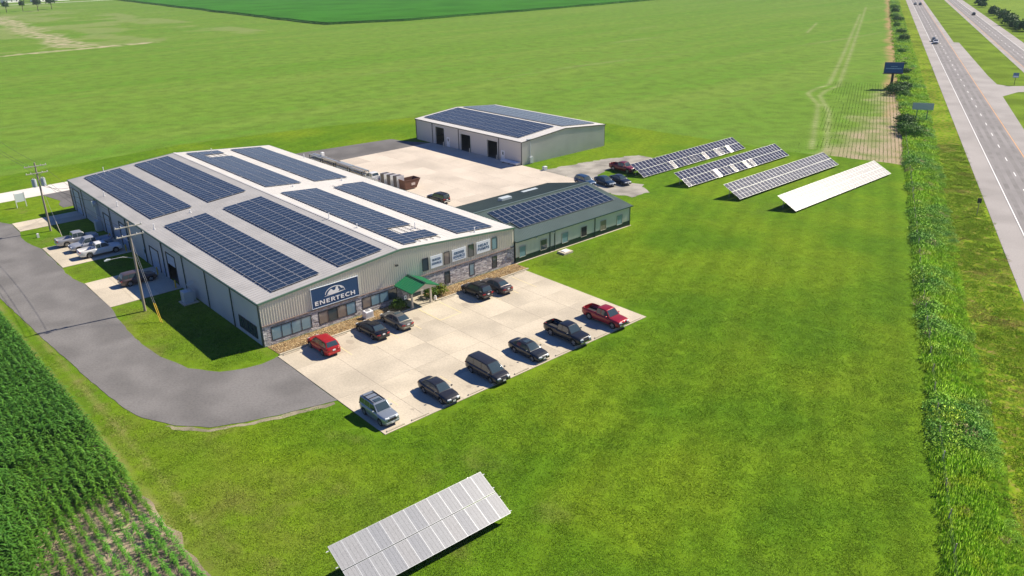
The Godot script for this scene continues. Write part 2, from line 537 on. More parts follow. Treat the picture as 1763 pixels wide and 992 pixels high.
func slabs(called: String, x0: float, x1: float, z0: float, z1: float, nx: int, nz: int, top: float, mats: Array, skip = null) -> void:
	var base := MB.new()
	base.box(Vector3(x0, 0.0, z0), Vector3(x1, top - 0.015, z1), false)
	var o := struct(called, base, M["joint"])
	var sx := (x1 - x0) / nx; var sz := (z1 - z0) / nz
	var b := MB.new()
	b.slab(Vector3(0.01, top - 0.05, 0.01), Vector3(sx - 0.006, top, sz - 0.006), 0.004)
	var mesh := b.mesh()
	for i in nx:
		for j in nz:
			if skip != null and skip.call(x0 + (i + 0.5) * sx, z0 + (j + 0.5) * sz): continue
			var s := obj("concrete_slab", mesh, M[mats[rng.randi() % mats.size()]], o)
			s.position = Vector3(x0 + i * sx, 0, z0 + j * sz)

func stripe(called: String, a: Vector2, b: Vector2, w: float, y: float, material, parent: Node) -> void:
	var d := (b - a).normalized() * 1.0
	var s := Vector2(-d.y, d.x) * w / 2
	var m := MB.new()
	m.flat(PackedVector2Array([a - s, b - s, b + s, a + s]), y)
	obj(called, m, material, parent)

func roads() -> void:
	var conc := ["concrete_0", "concrete_1", "concrete_2", "concrete_3"]
	# drive along the workshop side and round to the car park
	drive_poly = poly([-19.5, -75, -18.9, -55, -18.4, -36.6, -17.6, -22.4, -16.8, -11.2, -16.3, -3.9, -15.8, 1.6, -15.0, 5.7, -13.2, 9.1, -11.0, 11.7, -8.3, 13.1, -5.4, 14.1, -2.8, 14.8, -0.05, 15.5,
		-0.05, 3.0, -0.4, 3.2, -2.0, 3.4, -3.7, 3.2, -6.0, 2.1, -8.0, -1.1, -9.2, -5.7, -9.7, -10.4, -9.6, -15.4, -9.4, -19.7, -8.9, -23.6, -9.1, -34.4, -9.6, -37.5, -9.8, -40.5, -9.6, -43.1, -9.6, -54.1, -10.4, -58, -10.6, -61.8, -10.1, -65.5, -10.1, -71.1, -11.7, -75.0])
	sheet("drive", ragged(drive_poly, 1.0, 0.12, 8), 0.06, M["asphalt"], Vector2.ZERO, 1.0, 0.06)
	var rim := ragged(poly([-0.3, 15.6, -2.8, 14.95, -5.4, 14.3, -8.3, 13.3, -11.0, 11.9, -13.2, 9.3, -14.0, 8.6, -13.0, 10.6, -10.9, 12.5, -8.2, 13.9, -5.2, 14.9, -2.7, 15.5, -0.4, 16.1]), 0.5, 0.3, 9)
	sheet("drive_edge_gravel", rim, 0.045, worn("edge_grit", Color(0.42, 0.37, 0.25), 0.95, 1.7, 9.0, 0.5, 39))
	sheet("back_drive", poly([-2.2, -89, 5, -88.2, 10, -88, 70.2, -80.5, 71, -76, 74, -70.7, 49.8, -70.7, 40, -72.0, 40, -75.5, -1.2, -75.5, -1.3, -78.0, -0.4, -80.5]), 0.055, M["old_asphalt"], Vector2.ZERO, 1.0, 0.05)
	sheet("rear_road", poly([-80, -92.3, 26, -95.0, 26, -87.9, -80, -85.0]), 0.075, M["road_concrete"], Vector2.ZERO, 1.0, 0.07)
	# aprons by the workshop doors
	slabs("apron", -10.0, -0.02, -71.4, -65.7, 3, 2, 0.085, conc)
	slabs("apron", -9.5, -0.02, -54.2, -43.0, 3, 3, 0.085, conc)
	slabs("apron", -9.0, -0.02, -34.4, -23.6, 3, 3, 0.085, conc)
	# car park with its kerb, stall lines and wheel stops
	slabs("car_park", 0.0, 35.95, 3.05, 23.8, 8, 5, 0.085, conc)
	var lot := Node3D.new()
	lot.name = "stall_markings"; add_child(lot); lot.set_meta("kind", "structure")
	for x in [6.0, 8.95, 11.95, 15.1, 24.2, 27.1, 30.0, 33.0]:
		stripe("stall_line", Vector2(x, 3.7), Vector2(x, 8.3), 0.10, 0.0895, M["line_paint"], lot)
	for q in [[18.08, 3.5, 18.08, 7.85], [18.03, 7.85, 21.2, 7.85], [21.2, 7.9, 21.2, 3.5]]:
		stripe("stall_line", Vector2(q[0], q[1]), Vector2(q[2], q[3]), 0.12, 0.0897, M["line_paint"], lot)
	for x in [3.7, 10.0, 16.2, 22.4, 28.4, 34.2]:
		stripe("stall_line", Vector2(x, 18.6), Vector2(x, 20.4), 0.08, 0.0895, M["line_paint"], lot)
	var lot_slab := get_node("car_park")
	var oil := mat("oil_stain", Color(0.40, 0.345, 0.265), 0.7)
	for x in [1.3, 4.4, 7.6, 10.4, 13.7, 16.6, 19.7, 22.6, 25.6, 28.7, 31.5, 34.0]:
		for q in [[20.0, 22.4], [4.4, 6.6]]:
			if rng.randf() < 0.3: continue
			var o := Vector2(x + rng.randf_range(-0.5, 0.5), rng.randf_range(q[0], q[1]))
			var st := PackedVector2Array()
			var sr := rng.randf_range(0.15, 0.5)
			for i in 14:
				var a := TAU * i / 14.0
				st.append(o + Vector2(cos(a), sin(a) * 1.5) * sr * rng.randf_range(0.7, 1.2))
			var sb := MB.new()
			sb.flat(st, 0.0888)
			obj("oil_stain", sb, oil, lot_slab)
	var y := [["yard_concrete_0", "yard_concrete_1"]]
	slabs("yard", 40.0, 74.35, -70.6, -18.6, 7, 9, 0.08, y[0], func(px, pz): return px > 73.9)
	sheet("gravel_lot", ragged(poly([74.3, -34.2, 80, -33.5, 91.4, -31.2, 97, -29, 97, -22, 92.5, -24.0, 86, -25.5, 80, -24.2, 77.8, -22.6, 79.3, -19.0, 80.0, -13.5, 77.0, -9.4, 72.5, -9.8, 71.5, -14.0, 70.5, -18.6, 74.3, -18.6]), 0.7, 0.7, 15), 0.05, M["gravel"])
	# planting bed along the office front
	var bed := ragged(poly([0.25, 0.15, 36.7, 0.15, 36.7, 2.6, 33.5, 2.75, 21.2, 2.75, 21.2, 0.4, 17.5, 0.4, 17.5, 2.75, 0.35, 2.75]), 0.6, 0.1, 18)
	sheet("planting_bed", bed, 0.07, M["mulch"], Vector2.ZERO, 1.0, 0.05)
	var chip := MB.new()
	chip.slab(Vector3(-0.05, 0, -0.03), Vector3(0.05, 0.03, 0.03), 0.01)
	var cp := []; var cc := []
	for i in 7000:
		var q := Vector2(rng.randf_range(0.4, 36.5), rng.randf_range(0.25, 2.65))
		if q.x > 17.4 and q.x < 21.3: continue
		cp.append(Transform3D(Basis.from_euler(Vector3(rng.randf_range(-0.5, 0.5), rng.randf() * TAU, rng.randf_range(-0.5, 0.5))) * Basis.from_scale(Vector3.ONE * rng.randf_range(0.6, 1.7)), Vector3(q.x, 0.07, q.y)))
		cc.append([Color(0.52, 0.37, 0.18), Color(0.34, 0.22, 0.10), Color(0.60, 0.47, 0.27), Color(0.22, 0.145, 0.075)][rng.randi() % 4])
	scatter("wood_chips", chip.mesh(true), M["blade"], cp, cc, "tan wood chips covering the planting bed", "mulch")
	var walk := MB.new()
	walk.slab(Vector3(17.7, 0.0, 0.1), Vector3(21.0, 0.11, 3.0), 0.01)
	struct("walkway", walk, M["concrete_2"])
	var kerb := MB.new()
	for q in [[0.3, 17.6], [21.1, 36.6]]:
		kerb.slab(Vector3(q[0], 0.0, 2.78), Vector3(q[1], 0.19, 2.96), 0.03)
	struct("kerb", kerb, M["concrete_1"])
	# highway: two carriageways, shoulders, median crossing
	var far := 1500.0
	var near := -260.0
	var r1 = lane_strip("highway_shoulder", 77.3, 89.6, 0.08, "shoulder_asphalt")
	var r2 = lane_strip("highway", 80.55, 87.7, 0.09, "highway_asphalt")
	var r3 = lane_strip("highway_shoulder", 103.9, 116.2, 0.08, "shoulder_asphalt")
	var r4 = lane_strip("highway", 105.4, 112.6, 0.09, "highway_asphalt")
	sheet("turning_lane", PackedVector2Array([h2(190, 89.5), h2(222, 89.5), h2(345, 89.5), h2(344, 91.6), h2(240, 92.6), h2(222, 93.2), h2(219, 96), h2(222, 104.2), h2(211, 104.2), h2(208, 97), h2(199, 92.2), h2(120, 90.6), h2(120, 89.5)]), 0.085, M["shoulder_asphalt"], Vector2.ZERO, 1.0, 0.08)
	sheet("road_verge", ragged(PackedVector2Array([h2(near, 70.6), h2(60, 71.2), h2(200, 73.6), h2(700, 72.0), h2(far, 72.0), h2(far, 77.4), h2(near, 77.4)]), 4.0, 0.5, 25), 0.04, M["verge_grass"])
	sheet("fence_row_ground", PackedVector2Array([h2(near, 65.9), h2(far, 66.2), h2(far, 72.6), h2(200, 74.2), h2(60, 71.8), h2(near, 71.2)]), 0.035, M["rank_grass"])
	sheet("median", PackedVector2Array([h2(near, 89.5), h2(far, 89.5), h2(far, 104.0), h2(near, 104.0)]), 0.04, M["median_grass"])
	sheet("far_verge", PackedVector2Array([h2(near, 116.1), h2(far, 116.1), h2(far, 129), h2(near, 129)]), 0.04, M["median_grass"])
	for q in [[80.75, "white_paint", r2], [112.4, "white_paint", r4], [87.5, "yellow_paint", r2], [105.6, "yellow_paint", r4]]:
		stripe("edge_line", h2(near, q[0]), h2(far, q[0]), 0.16, 0.0945, M[q[1]], q[2])
	var wp := worn("wheel_path_asphalt", Color(0.225, 0.212, 0.212), 0.8, 3.3, 19.0, 0.3, 15)
	for q in [81.7, 83.2, 85.0, 86.5]:
		stripe("wheel_path", h2(near, q), h2(far, q), 0.75, 0.0925, wp, r2)
		stripe("wheel_path", h2(near, q + 24.9), h2(far, q + 24.9), 0.75, 0.0925, wp, r4)
	for i in 90:
		var t := 20.0 + i * 12.2
		stripe("lane_dash", h2(t, 84.1), h2(t + 3.05, 84.1), 0.16, 0.0945, M["white_paint"], r2)
		stripe("lane_dash", h2(t + 5, 109.0), h2(t + 8.05, 109.0), 0.16, 0.0945, M["white_paint"], r4)

func lane_strip(called: String, a: float, b: float, y0: float, mt: String) -> MeshInstance3D:
	return sheet(called, PackedVector2Array([h2(-260, a), h2(1500, a), h2(1500, b), h2(-260, b)]), y0, M[mt], Vector2.ZERO, 1.0, 0.08)

# ---------------------------------------------------------------- buildings
func roofline(x: float) -> float:
	return EAVE + (RIDGE - EAVE) * (1.0 - absf(x - W / 2) / (W / 2))

# ribbed sheet metal in a plane: o origin, s along, up, n outward; top height by x; skip boxes [x0,x1,y0,y1] left open
func ribbed(b: MB, o: Vector3, s: Vector3, out: Vector3, length: float, y0: float, top: Callable, pitch: float, deep: float, holes := []) -> void:
	var cuts := []
	var x := 0.0
	while x < length - 0.001:
		var x1 := minf(x + pitch, length)
		var r := pitch * 0.24
		cuts.append([x, minf(x + r * 0.35, x1), 0.0, deep]); cuts.append([minf(x + r * 0.35, x1), minf(x + r * 0.75, x1), deep, deep]); cuts.append([minf(x + r * 0.75, x1), minf(x + r * 1.1, x1), deep, 0.0]); cuts.append([minf(x + r * 1.1, x1), x1, 0.0, 0.0])
		x = x1
	for q in cuts:
		if q[1] - q[0] < 0.001: continue
		var spans := [[y0, 1e9]]
		for h in holes:
			if (q[0] + q[1]) / 2 > h[0] and (q[0] + q[1]) / 2 < h[1]:
				var ns := []
				for sp in spans:
					if h[2] > sp[0]: ns.append([sp[0], h[2]])
					if h[3] < sp[1]: ns.append([h[3], sp[1]])
				spans = ns
		for sp in spans:
			var ta: float = minf(top.call(q[0]), sp[1]); var tb: float = minf(top.call(q[1]), sp[1])
			var a: Vector3 = o + s * q[0] + out * q[2]; var e: Vector3 = o + s * q[1] + out * q[3]
			b.quad(a + Vector3.UP * sp[0], e + Vector3.UP * sp[0], e + Vector3.UP * tb, a + Vector3.UP * ta)

# window set in a wall: returns the window node; local frame x along, z outward
func window(parent: Node, at: Vector3, turn: float, w: float, h: float, panes: int, glasses: Array, frame_m, depth := 0.09) -> Node3D:
	var b := MB.new()
	var f := 0.05
	b.box(Vector3(0, -f, 0), Vector3(w, 0.0, depth)); b.box(Vector3(0, h, 0), Vector3(w, h + f, depth))
	for i in panes + 1:
		var x := w * i / panes
		b.box(Vector3(x - f / 2, 0, 0), Vector3(x + f / 2, h, depth - 0.004))
	var o := obj("window", b, frame_m, parent)
	o.position = at; o.rotation.y = turn
	for i in panes:
		var g := MB.new()
		var x0 := w * i / panes + f / 2; var x1 := w * (i + 1) / panes - f / 2
		g.box(Vector3(x0, 0, 0.0), Vector3(x1, h, depth - 0.035))
		obj("pane", g, M[glasses[i % glasses.size()]], o)
	return o

func overhead_door(parent: Node, at: Vector3, turn: float, w: float, h: float, open := 0.0) -> void:
	var f := MB.new()
	f.box(Vector3(-0.12, 0, 0.0), Vector3(0, h + 0.12, 0.10)); f.box(Vector3(w, 0, 0.0), Vector3(w + 0.12, h + 0.12, 0.10)); f.box(Vector3(0, h, 0.0), Vector3(w, h + 0.12, 0.097))
	var o := obj("overhead_door", f, M["dark_trim"], parent)
	o.position = at; o.rotation.y = turn
	var n := 5
	for i in n:
		var y0 := h * i / n
		if y0 < h * open: continue
		var p := MB.new()
		p.box(Vector3(0.0, y0 + 0.012, -0.05), Vector3(w, y0 + h / n - 0.012, 0.0))
		p.box(Vector3(0.12, y0 + 0.12, 0.0), Vector3(w - 0.12, y0 + h / n - 0.12, 0.018))
		obj("door_panel", p, M["door_blue"], o)

func man_door(parent: Node, at: Vector3, turn: float, material) -> void:
	var f := MB.new()
	f.box(Vector3(-0.06, 0, 0), Vector3(0, 2.15, 0.07)); f.box(Vector3(0.95, 0, 0), Vector3(1.01, 2.15, 0.07)); f.box(Vector3(0, 2.09, 0), Vector3(0.95, 2.15, 0.068))
	f.box(Vector3(0, 0, 0), Vector3(0.95, 2.09, 0.045))
	var o := obj("door", f, material, parent)
	o.position = at; o.rotation.y = turn
	var g := MB.new()
	g.box(Vector3(0.3, 1.25, 0.04), Vector3(0.65, 1.85, 0.053))
	obj("door_glass", g, M["glass"], o)
	var k := MB.new()
	k.box(Vector3(0.82, 0.98, 0.04), Vector3(0.90, 1.10, 0.10))
	obj("handle", k, M["chrome"], o)

func roof_sheet(x0: float, y0: float, x1: float, y1: float, z0: float, z1: float, pitch: float, rib: float) -> MB:
	# seams run from x0 to x1; z0 < z1
	var b := MB.new()
	var t := 0.10
	var up := Vector3(-(y1 - y0), (x1 - x0), 0).normalized()
	if up.y < 0: up = -up
	var A := Vector3(x0, y0, z1); var B := Vector3(x1, y1, z1); var C := Vector3(x1, y1, z0); var D := Vector3(x0, y0, z0)
	var q := [A, B, C, D] if x1 > x0 else [B, A, D, C]
	b.quad(q[0], q[1], q[2], q[3])
	var lo := []
	for e in q: lo.append(e - up * t)
	b.quad(lo[3], lo[2], lo[1], lo[0])
	for i in 4:
		b.quad(lo[i], lo[(i + 1) % 4], q[(i + 1) % 4], q[i])
	var z := z0 + pitch / 2
	while z < z1:
		for k in 3:
			var w := [-0.03, -0.012, 0.012, 0.03]; var hh := [0.0, rib, rib, 0.0]
			var L := Vector3(minf(x0, x1), y0 if x0 < x1 else y1, z); var R := Vector3(maxf(x0, x1), y1 if x0 < x1 else y0, z)
			var da: Vector3 = Vector3(0, 0, w[3 - k]) + up * hh[k]; var db: Vector3 = Vector3(0, 0, w[3 - k - 1]) + up * hh[k + 1]
			b.quad(L + da, R + da, R + db, L + db)
		z += pitch
	return b

func office() -> void:
	var o := thing("office_building", "long beige metal office and workshop with stone base and low gable roof", "building")
	var front := MB.new()
	ribbed(front, Vector3(0, 0, 0), Vector3.RIGHT, Vector3.BACK, W, 2.50, func(x): return roofline(x) - 0.12, 0.305, 0.045)
	obj("front_wall", front, M["beige_metal"], o)
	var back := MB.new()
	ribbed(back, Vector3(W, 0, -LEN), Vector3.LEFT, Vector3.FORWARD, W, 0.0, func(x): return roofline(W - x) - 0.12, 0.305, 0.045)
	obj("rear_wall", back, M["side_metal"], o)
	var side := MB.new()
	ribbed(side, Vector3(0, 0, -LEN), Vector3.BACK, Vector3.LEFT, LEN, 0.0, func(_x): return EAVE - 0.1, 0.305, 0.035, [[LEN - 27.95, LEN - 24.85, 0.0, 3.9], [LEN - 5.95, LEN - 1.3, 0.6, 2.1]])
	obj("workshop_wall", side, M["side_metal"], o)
	var east := MB.new()
	ribbed(east, Vector3(W, 0, 0), Vector3.FORWARD, Vector3.RIGHT, LEN, 0.0, func(_x): return EAVE - 0.1, 0.305, 0.035)
	obj("yard_wall", east, M["beige_metal"], o)
	var core := MB.new()
	core.box(Vector3(0.25, 0.0, -LEN + 0.3), Vector3(W - 0.2, 0.05, -0.2))
	core.box(Vector3(9.0, 0.06, -LEN + 0.3), Vector3(9.2, 5.0, -0.3))
	obj("floor_and_partition", core, M["interior"], o)
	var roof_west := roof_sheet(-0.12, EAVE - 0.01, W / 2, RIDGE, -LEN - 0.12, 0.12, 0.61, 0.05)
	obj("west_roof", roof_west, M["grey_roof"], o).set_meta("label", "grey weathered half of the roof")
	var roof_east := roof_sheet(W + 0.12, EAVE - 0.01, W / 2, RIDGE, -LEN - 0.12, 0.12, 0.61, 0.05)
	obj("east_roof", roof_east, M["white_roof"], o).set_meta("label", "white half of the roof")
	var cap := MB.new()
	cap.quad(Vector3(W / 2 - 0.25, RIDGE + 0.035, 0.13), Vector3(W / 2, RIDGE + 0.065, 0.13), Vector3(W / 2, RIDGE + 0.065, -LEN - 0.13), Vector3(W / 2 - 0.25, RIDGE + 0.035, -LEN - 0.13))
	cap.quad(Vector3(W / 2, RIDGE + 0.065, 0.13), Vector3(W / 2 + 0.25, RIDGE + 0.035, 0.13), Vector3(W / 2 + 0.25, RIDGE + 0.035, -LEN - 0.13), Vector3(W / 2, RIDGE + 0.065, -LEN - 0.13))
	obj("ridge_cap", cap, M["white_roof"], o)
	# gable trim and gutters
	for z in [0.13, -LEN - 0.13]:
		var t := MB.new()
		t.bar(Vector3(-0.13, EAVE - 0.08, z), Vector3(W / 2, RIDGE - 0.05, z), 0.06, 0.22)
		t.bar(Vector3(W / 2, RIDGE - 0.05, z), Vector3(W + 0.13, EAVE - 0.08, z), 0.06, 0.22)
		obj("gable_trim", t, M["trim_green"], o)
	for x in [-0.2, W + 0.2]:
		var t := MB.new()
		t.box(Vector3(x - 0.07, EAVE - 0.17, -LEN - 0.1), Vector3(x + 0.07, EAVE - 0.03, 0.1))
		obj("gutter", t, M["dark_green"], o)
	for i in 11:
		var z := -0.06 if i == 0 else -7.28 * i
		if i == 10: z = -LEN + 0.1
		for x in [-0.12, W + 0.12]:
			var t := MB.new()
			t.box(Vector3(x - 0.05, 0.1, z - 0.06), Vector3(x + 0.05, EAVE - 0.16, z + 0.06))
			obj("downspout", t, M["dark_green"], o)
	# stone base
	var wins := [[0.95, 5.85, 0.55, 2.08], [6.75, 11.65, 0.55, 2.08], [12.5, 17.45, 0.75, 2.08], [24.7, 25.6, 0.42, 2.03], [28.75, 29.55, 0.42, 2.03], [32.65, 33.5, 0.42, 2.03], [19.2, 20.9, -0.1, 2.2]]
	var mo := MB.new()
	mo.box(Vector3(0.0, 0.0, -0.12), Vector3(W, 2.5, 0.0))
	var wall := obj("stone_base", mo, M["mortar"], o)
	var led := MB.new()
	led.box(Vector3(-0.02, 2.46, 0.0), Vector3(W + 0.02, 2.54, 0.16))
	obj("stone_ledge", led, mat("ledge", Color(0.20, 0.15, 0.13), 0.8), o)
	var rest := []
	for i in 6: rest.append(MB.new())
	var made := 0
	var y := 0.02
	var shapes := {}
	while y < 2.44:
		var h: float = minf([0.11, 0.15, 0.19][rng.randi() % 3], 2.455 - y)
		var x := -rng.randf() * 0.3
		while x < W:
			var l: float = [0.24, 0.34, 0.46, 0.60][rng.randi() % 4]
			var a := maxf(x, 0.0); var b := minf(x + l, W)
			x += l
			var hit := b - a < 0.06
			for w in wins:
				if b > w[0] - 0.02 and a < w[1] + 0.02 and y + h > w[2] - 0.02 and y < w[3] + 0.02:
					if a < w[0] - 0.1 and b > w[0]: b = w[0] - 0.02
					elif b > w[1] + 0.1 and a < w[1]: a = w[1] + 0.02
					else: hit = true
			if hit: continue
			var m := MB.new() if made < 300 and a < 8.2 else rest[rng.randi() % 6] as MB
			var d := rng.randf_range(0.045, 0.068)
			var i0 := Vector3(a + 0.008, y + 0.008, 0.0); var i1 := Vector3(b - 0.008, y + h - 0.008, d)
			var k := 0.014
			var p := [Vector3(i0.x, i0.y, d - k), Vector3(i1.x, i0.y, d - k), Vector3(i1.x, i1.y, d - k), Vector3(i0.x, i1.y, d - k)]
			var f := [Vector3(i0.x + k, i0.y + k, d), Vector3(i1.x - k, i0.y + k, d + rng.randf_range(-0.006, 0.006)), Vector3(i1.x - k, i1.y - k, d), Vector3(i0.x + k, i1.y - k, d)]
			for e in 4:
				var e2 := (e + 1) % 4
				m.quad(Vector3(p[e].x, p[e].y, 0), Vector3(p[e2].x, p[e2].y, 0), p[e2], p[e])
				m.quad(p[e], p[e2], f[e2], f[e])
			m.quad(f[0], f[1], f[2], f[3])
			if not rest.has(m):
				made += 1
				obj("stone", m, M["stone_%d" % (rng.randi() % 6)], wall)
		y += h
	for i in 6:
		obj("stonework", rest[i], M["stone_%d" % i], wall).set_meta("kind", "stuff")
	# front windows
	window(o, Vector3(1.0, 0.62, 0.0), 0, 4.8, 1.42, 4, ["pale_glass", "pale_glass", "pale_glass", "pale_glass"], M["dark_trim"])
	window(o, Vector3(6.8, 0.62, 0.0), 0, 4.8, 1.42, 4, ["curtain_glass", "glass", "curtain_glass", "pale_glass"], M["dark_trim"])
	window(o, Vector3(12.55, 0.80, 0.0), 0, 4.85, 1.22, 4, ["curtain_glass", "pale_glass", "pale_glass", "glass"], M["dark_trim"])
	for i in 4:
		window(o, Vector3([21.42, 24.76, 28.71, 32.67][i], 3.10, 0.045), 0, 0.86, 1.55, 1, [["glass", "curtain_glass", "glass", "pale_glass"][i]], M["dark_trim"])
	for i in 3:
		window(o, Vector3([24.75, 28.8, 32.7][i], 0.48, 0.0), 0, 0.78, 1.5, 1, [["glass", "pale_glass", "glass"][i]], M["dark_trim"])
	window(o, Vector3(0.0, 0.65, -5.9), -PI / 2, 4.5, 1.42, 4, ["glass"], M["dark_trim"])
	# entrance behind the portico
	var en := MB.new()
	en.box(Vector3(19.25, 0.05, 0.0), Vector3(20.85, 2.18, 0.03))
	var ent := obj("entrance", en, M["dark_trim"], o)
	for x in [19.32, 20.08]:
		var g := MB.new()
		g.box(Vector3(x, 0.2, 0.03), Vector3(x + 0.7, 2.1, 0.05))
		obj("pane", g, M["glass"], ent)
	# workshop doors
	overhead_door(o, Vector3(-0.01, 0.06, -71.0), -PI / 2, 3.4, 4.0)
	overhead_door(o, Vector3(-0.01, 0.06, -54.9), -PI / 2, 3.0, 3.3)
	overhead_door(o, Vector3(-0.01, 0.06, -47.1), -PI / 2, 3.0, 3.6)
	overhead_door(o, Vector3(-0.01, 0.06, -34.4), -PI / 2, 3.2, 3.0)
	overhead_door(o, Vector3(0.02, 0.06, -27.9), -PI / 2, 3.0, 3.8, 0.55)
	man_door(o, Vector3(-0.01, 0.06, -29.9), -PI / 2, M["door_blue"])
	man_door(o, Vector3(-0.01, 0.06, -37.5), -PI / 2, M["door_blue"])
	for z in [-50.9, -43.7, -30.8, -24.2]:
		for q in [0.0, -4.6]:
			var bo := MB.new()
			bo.tube([Vector3(-0.7, 0.0, z + q * 0.0), Vector3(-0.7, 1.15, z + q * 0.0)], [0.09, 0.09], 10)
			if q == 0.0:
				tag(obj("bollard", bo, M["guard_yellow"]), "short yellow steel bollard beside a workshop door", "bollard", "bollards at the workshop doors")
	# flues, vents and little masts on the roof
	for q in [[18.35, -16.8, 0.75], [19.1, -10.9, 0.5], [25.2, -6.6, 0.8], [30.7, -1.0, 0.6], [1.2, -57.0, 0.7], [0.9, -49.6, 0.7], [1.0, -34.2, 0.7], [7.0, -36.6, 0.4], [5.6, -72.0, 0.8], [23.4, -36.9, 0.35], [32.2, -37.2, 0.35], [24.6, -71.4, 0.45], [36.2, -57.5, 0.7]]:
		var t := MB.new()
		var y0 := roofline(q[0])
		t.tube([Vector3(q[0], y0 - 0.05, q[1]), Vector3(q[0], y0 + q[2], q[1])], [0.06, 0.06], 8)
		t.tube([Vector3(q[0], y0 - 0.02, q[1]), Vector3(q[0], y0 + 0.10, q[1])], [0.22, 0.10], 8)
		t.tube([Vector3(q[0], y0 + q[2], q[1]), Vector3(q[0], y0 + q[2] + 0.06, q[1])], [0.10, 0.10], 8)
		obj("vent_pipe", t, M["white"], o)
	# floodlight on the gable
	var fl := MB.new()
	fl.bar(Vector3(17.4, 5.05, 0.03), Vector3(17.4, 5.12, 0.42), 0.05)
	fl.box(Vector3(17.22, 4.98, 0.38), Vector3(17.58, 5.16, 0.62))
	obj("floodlight", fl, M["dark_trim"], o)
	# dark cable run and exhaust fan on the workshop wall
	var dk := MB.new()
	dk.tube([Vector3(-0.15, 4.4, -57.3), Vector3(-0.75, 4.4, -57.3)], [0.42, 0.46], 14)
	obj("exhaust_fan", dk, M["utility_grey"], o)
	var du := MB.new()
	du.box(Vector3(-0.5, 0.1, -57.5), Vector3(-0.04, 4.1, -57.0))
	du.box(Vector3(-1.0, 0.05, -57.8), Vector3(-0.1, 1.7, -56.7))
	obj("dust_duct", du, M["utility_grey"], o)

	big_sign()
	small_sign(22.65, 24.47, 3.10, 4.68, ["WATER", "SOURCE"], "white board lettered WATER SOURCE between two upper windows", 0.34)
	small_sign(26.04, 28.28, 3.10, 4.66, ["GROUND", "SOURCE"], "white board lettered GROUND SOURCE with small print below", 0.40, true)
	small_sign(30.05, 32.36, 3.10, 4.70, ["HEAT", "PUMPS"], "white board lettered HEAT PUMPS beside the last upper window", 0.42)
	portico()

func text(parent: Node, s: String, h: float, at: Vector3, width: float, material, bold := 800) -> void:
	var f := SystemFont.new()
	f.font_names = PackedStringArray(["Droid Sans"])
	f.font_weight = bold
	var t := TextMesh.new()
	t.text = s; t.font = f; t.font_size = 64; t.pixel_size = 0.01; t.depth = 0.02
	t.horizontal_alignment = HORIZONTAL_ALIGNMENT_CENTER
	t.vertical_alignment = VERTICAL_ALIGNMENT_CENTER
	var b := t.get_aabb()
	var o := obj("lettering", t, material, parent)
	o.scale = Vector3(width / maxf(b.size.x, 0.01), h / maxf(b.size.y, 0.01), 1.0)
	o.position = at - Vector3((b.position.x + b.size.x / 2) * o.scale.x, (b.position.y + b.size.y / 2) * o.scale.y, 0)

func fan(parent: Node, called: String, pts: Array, z: float, material) -> void:
	var pl := PackedVector2Array()
	for q in pts: pl.append(q)
	var t := Geometry2D.triangulate_polygon(pl)
	var b := MB.new()
	for i in range(0, t.size(), 3):
		var q := [pl[t[i]], pl[t[i + 1]], pl[t[i + 2]]]
		if (q[1] - q[0]).cross(q[2] - q[0]) < 0: q = [q[0], q[2], q[1]]
		b.tri(Vector3(q[0].x, q[0].y, z), Vector3(q[1].x, q[1].y, z), Vector3(q[2].x, q[2].y, z))
	obj(called, b, material, parent)

func big_sign() -> void:
	var s := thing("company_sign", "large dark blue sign with white globe emblem and lettering on the gable wall", "sign", Vector3(9.15, 3.90, 0.06))
	var b := MB.new()
	b.box(Vector3(-3.03, -1.17, 0.0), Vector3(3.03, 1.17, 0.09))
	obj("board", b, M["sign_blue"], s)
	var f := MB.new()
	f.box(Vector3(-3.08, -1.22, 0.0), Vector3(3.08, -1.17, 0.12)); f.box(Vector3(-3.08, 1.17, 0.0), Vector3(3.08, 1.22, 0.12))
	f.box(Vector3(-3.08, -1.17, 0.0), Vector3(-3.03, 1.17, 0.118)); f.box(Vector3(3.03, -1.17, 0.0), Vector3(3.08, 1.17, 0.118))
	obj("frame", f, M["sign_white"], s)
	text(s, "ENERTECH", 0.50, Vector3(-0.10, -0.645, 0.11), 5.2, M["letter_white"], 600)
	# emblem: the rim of a globe with pale land, over a sweeping line
	var rim := []
	for i in 33:
		var a := PI * i / 32.0
		rim.append(Vector2(cos(a) * 1.27 - 0.05, sin(a) * 0.79 + 0.08))
	for i in 33:
		var a := PI * (32 - i) / 32.0
		rim.append(Vector2(cos(a) * 1.19 - 0.05, sin(a) * 0.68 + 0.08))
	fan(s, "emblem_rim", rim, 0.097, M["letter_white"])
	fan(s, "emblem_land", [Vector2(-1.05, 0.02), Vector2(-0.98, 0.20), Vector2(-0.80, 0.40), Vector2(-0.55, 0.58), Vector2(-0.40, 0.54), Vector2(-0.30, 0.38), Vector2(-0.12, 0.34), Vector2(0.02, 0.42), Vector2(0.10, 0.64), Vector2(0.28, 0.74), Vector2(0.42, 0.60), Vector2(0.36, 0.42), Vector2(0.55, 0.28), Vector2(0.40, 0.12), Vector2(0.52, 0.02)], 0.101, M["letter_white"])
	fan(s, "emblem_land", [Vector2(0.55, 0.72), Vector2(0.80, 0.55), Vector2(1.05, 0.28), Vector2(0.82, 0.34), Vector2(0.70, 0.46)], 0.101, M["letter_white"])
	var sweep := []
	for i in 21:
		var t := i / 20.0
		sweep.append(Vector2(-1.50 + 2.93 * t, -0.10 + 0.14 * t + sin(t * PI) * 0.10))
	for i in 21:
		var t := 1.0 - i / 20.0
		sweep.append(Vector2(-1.50 + 2.93 * t, -0.105 + 0.14 * t - sin(t * PI) * 0.05))
	fan(s, "emblem_sweep", sweep, 0.105, M["letter_white"])

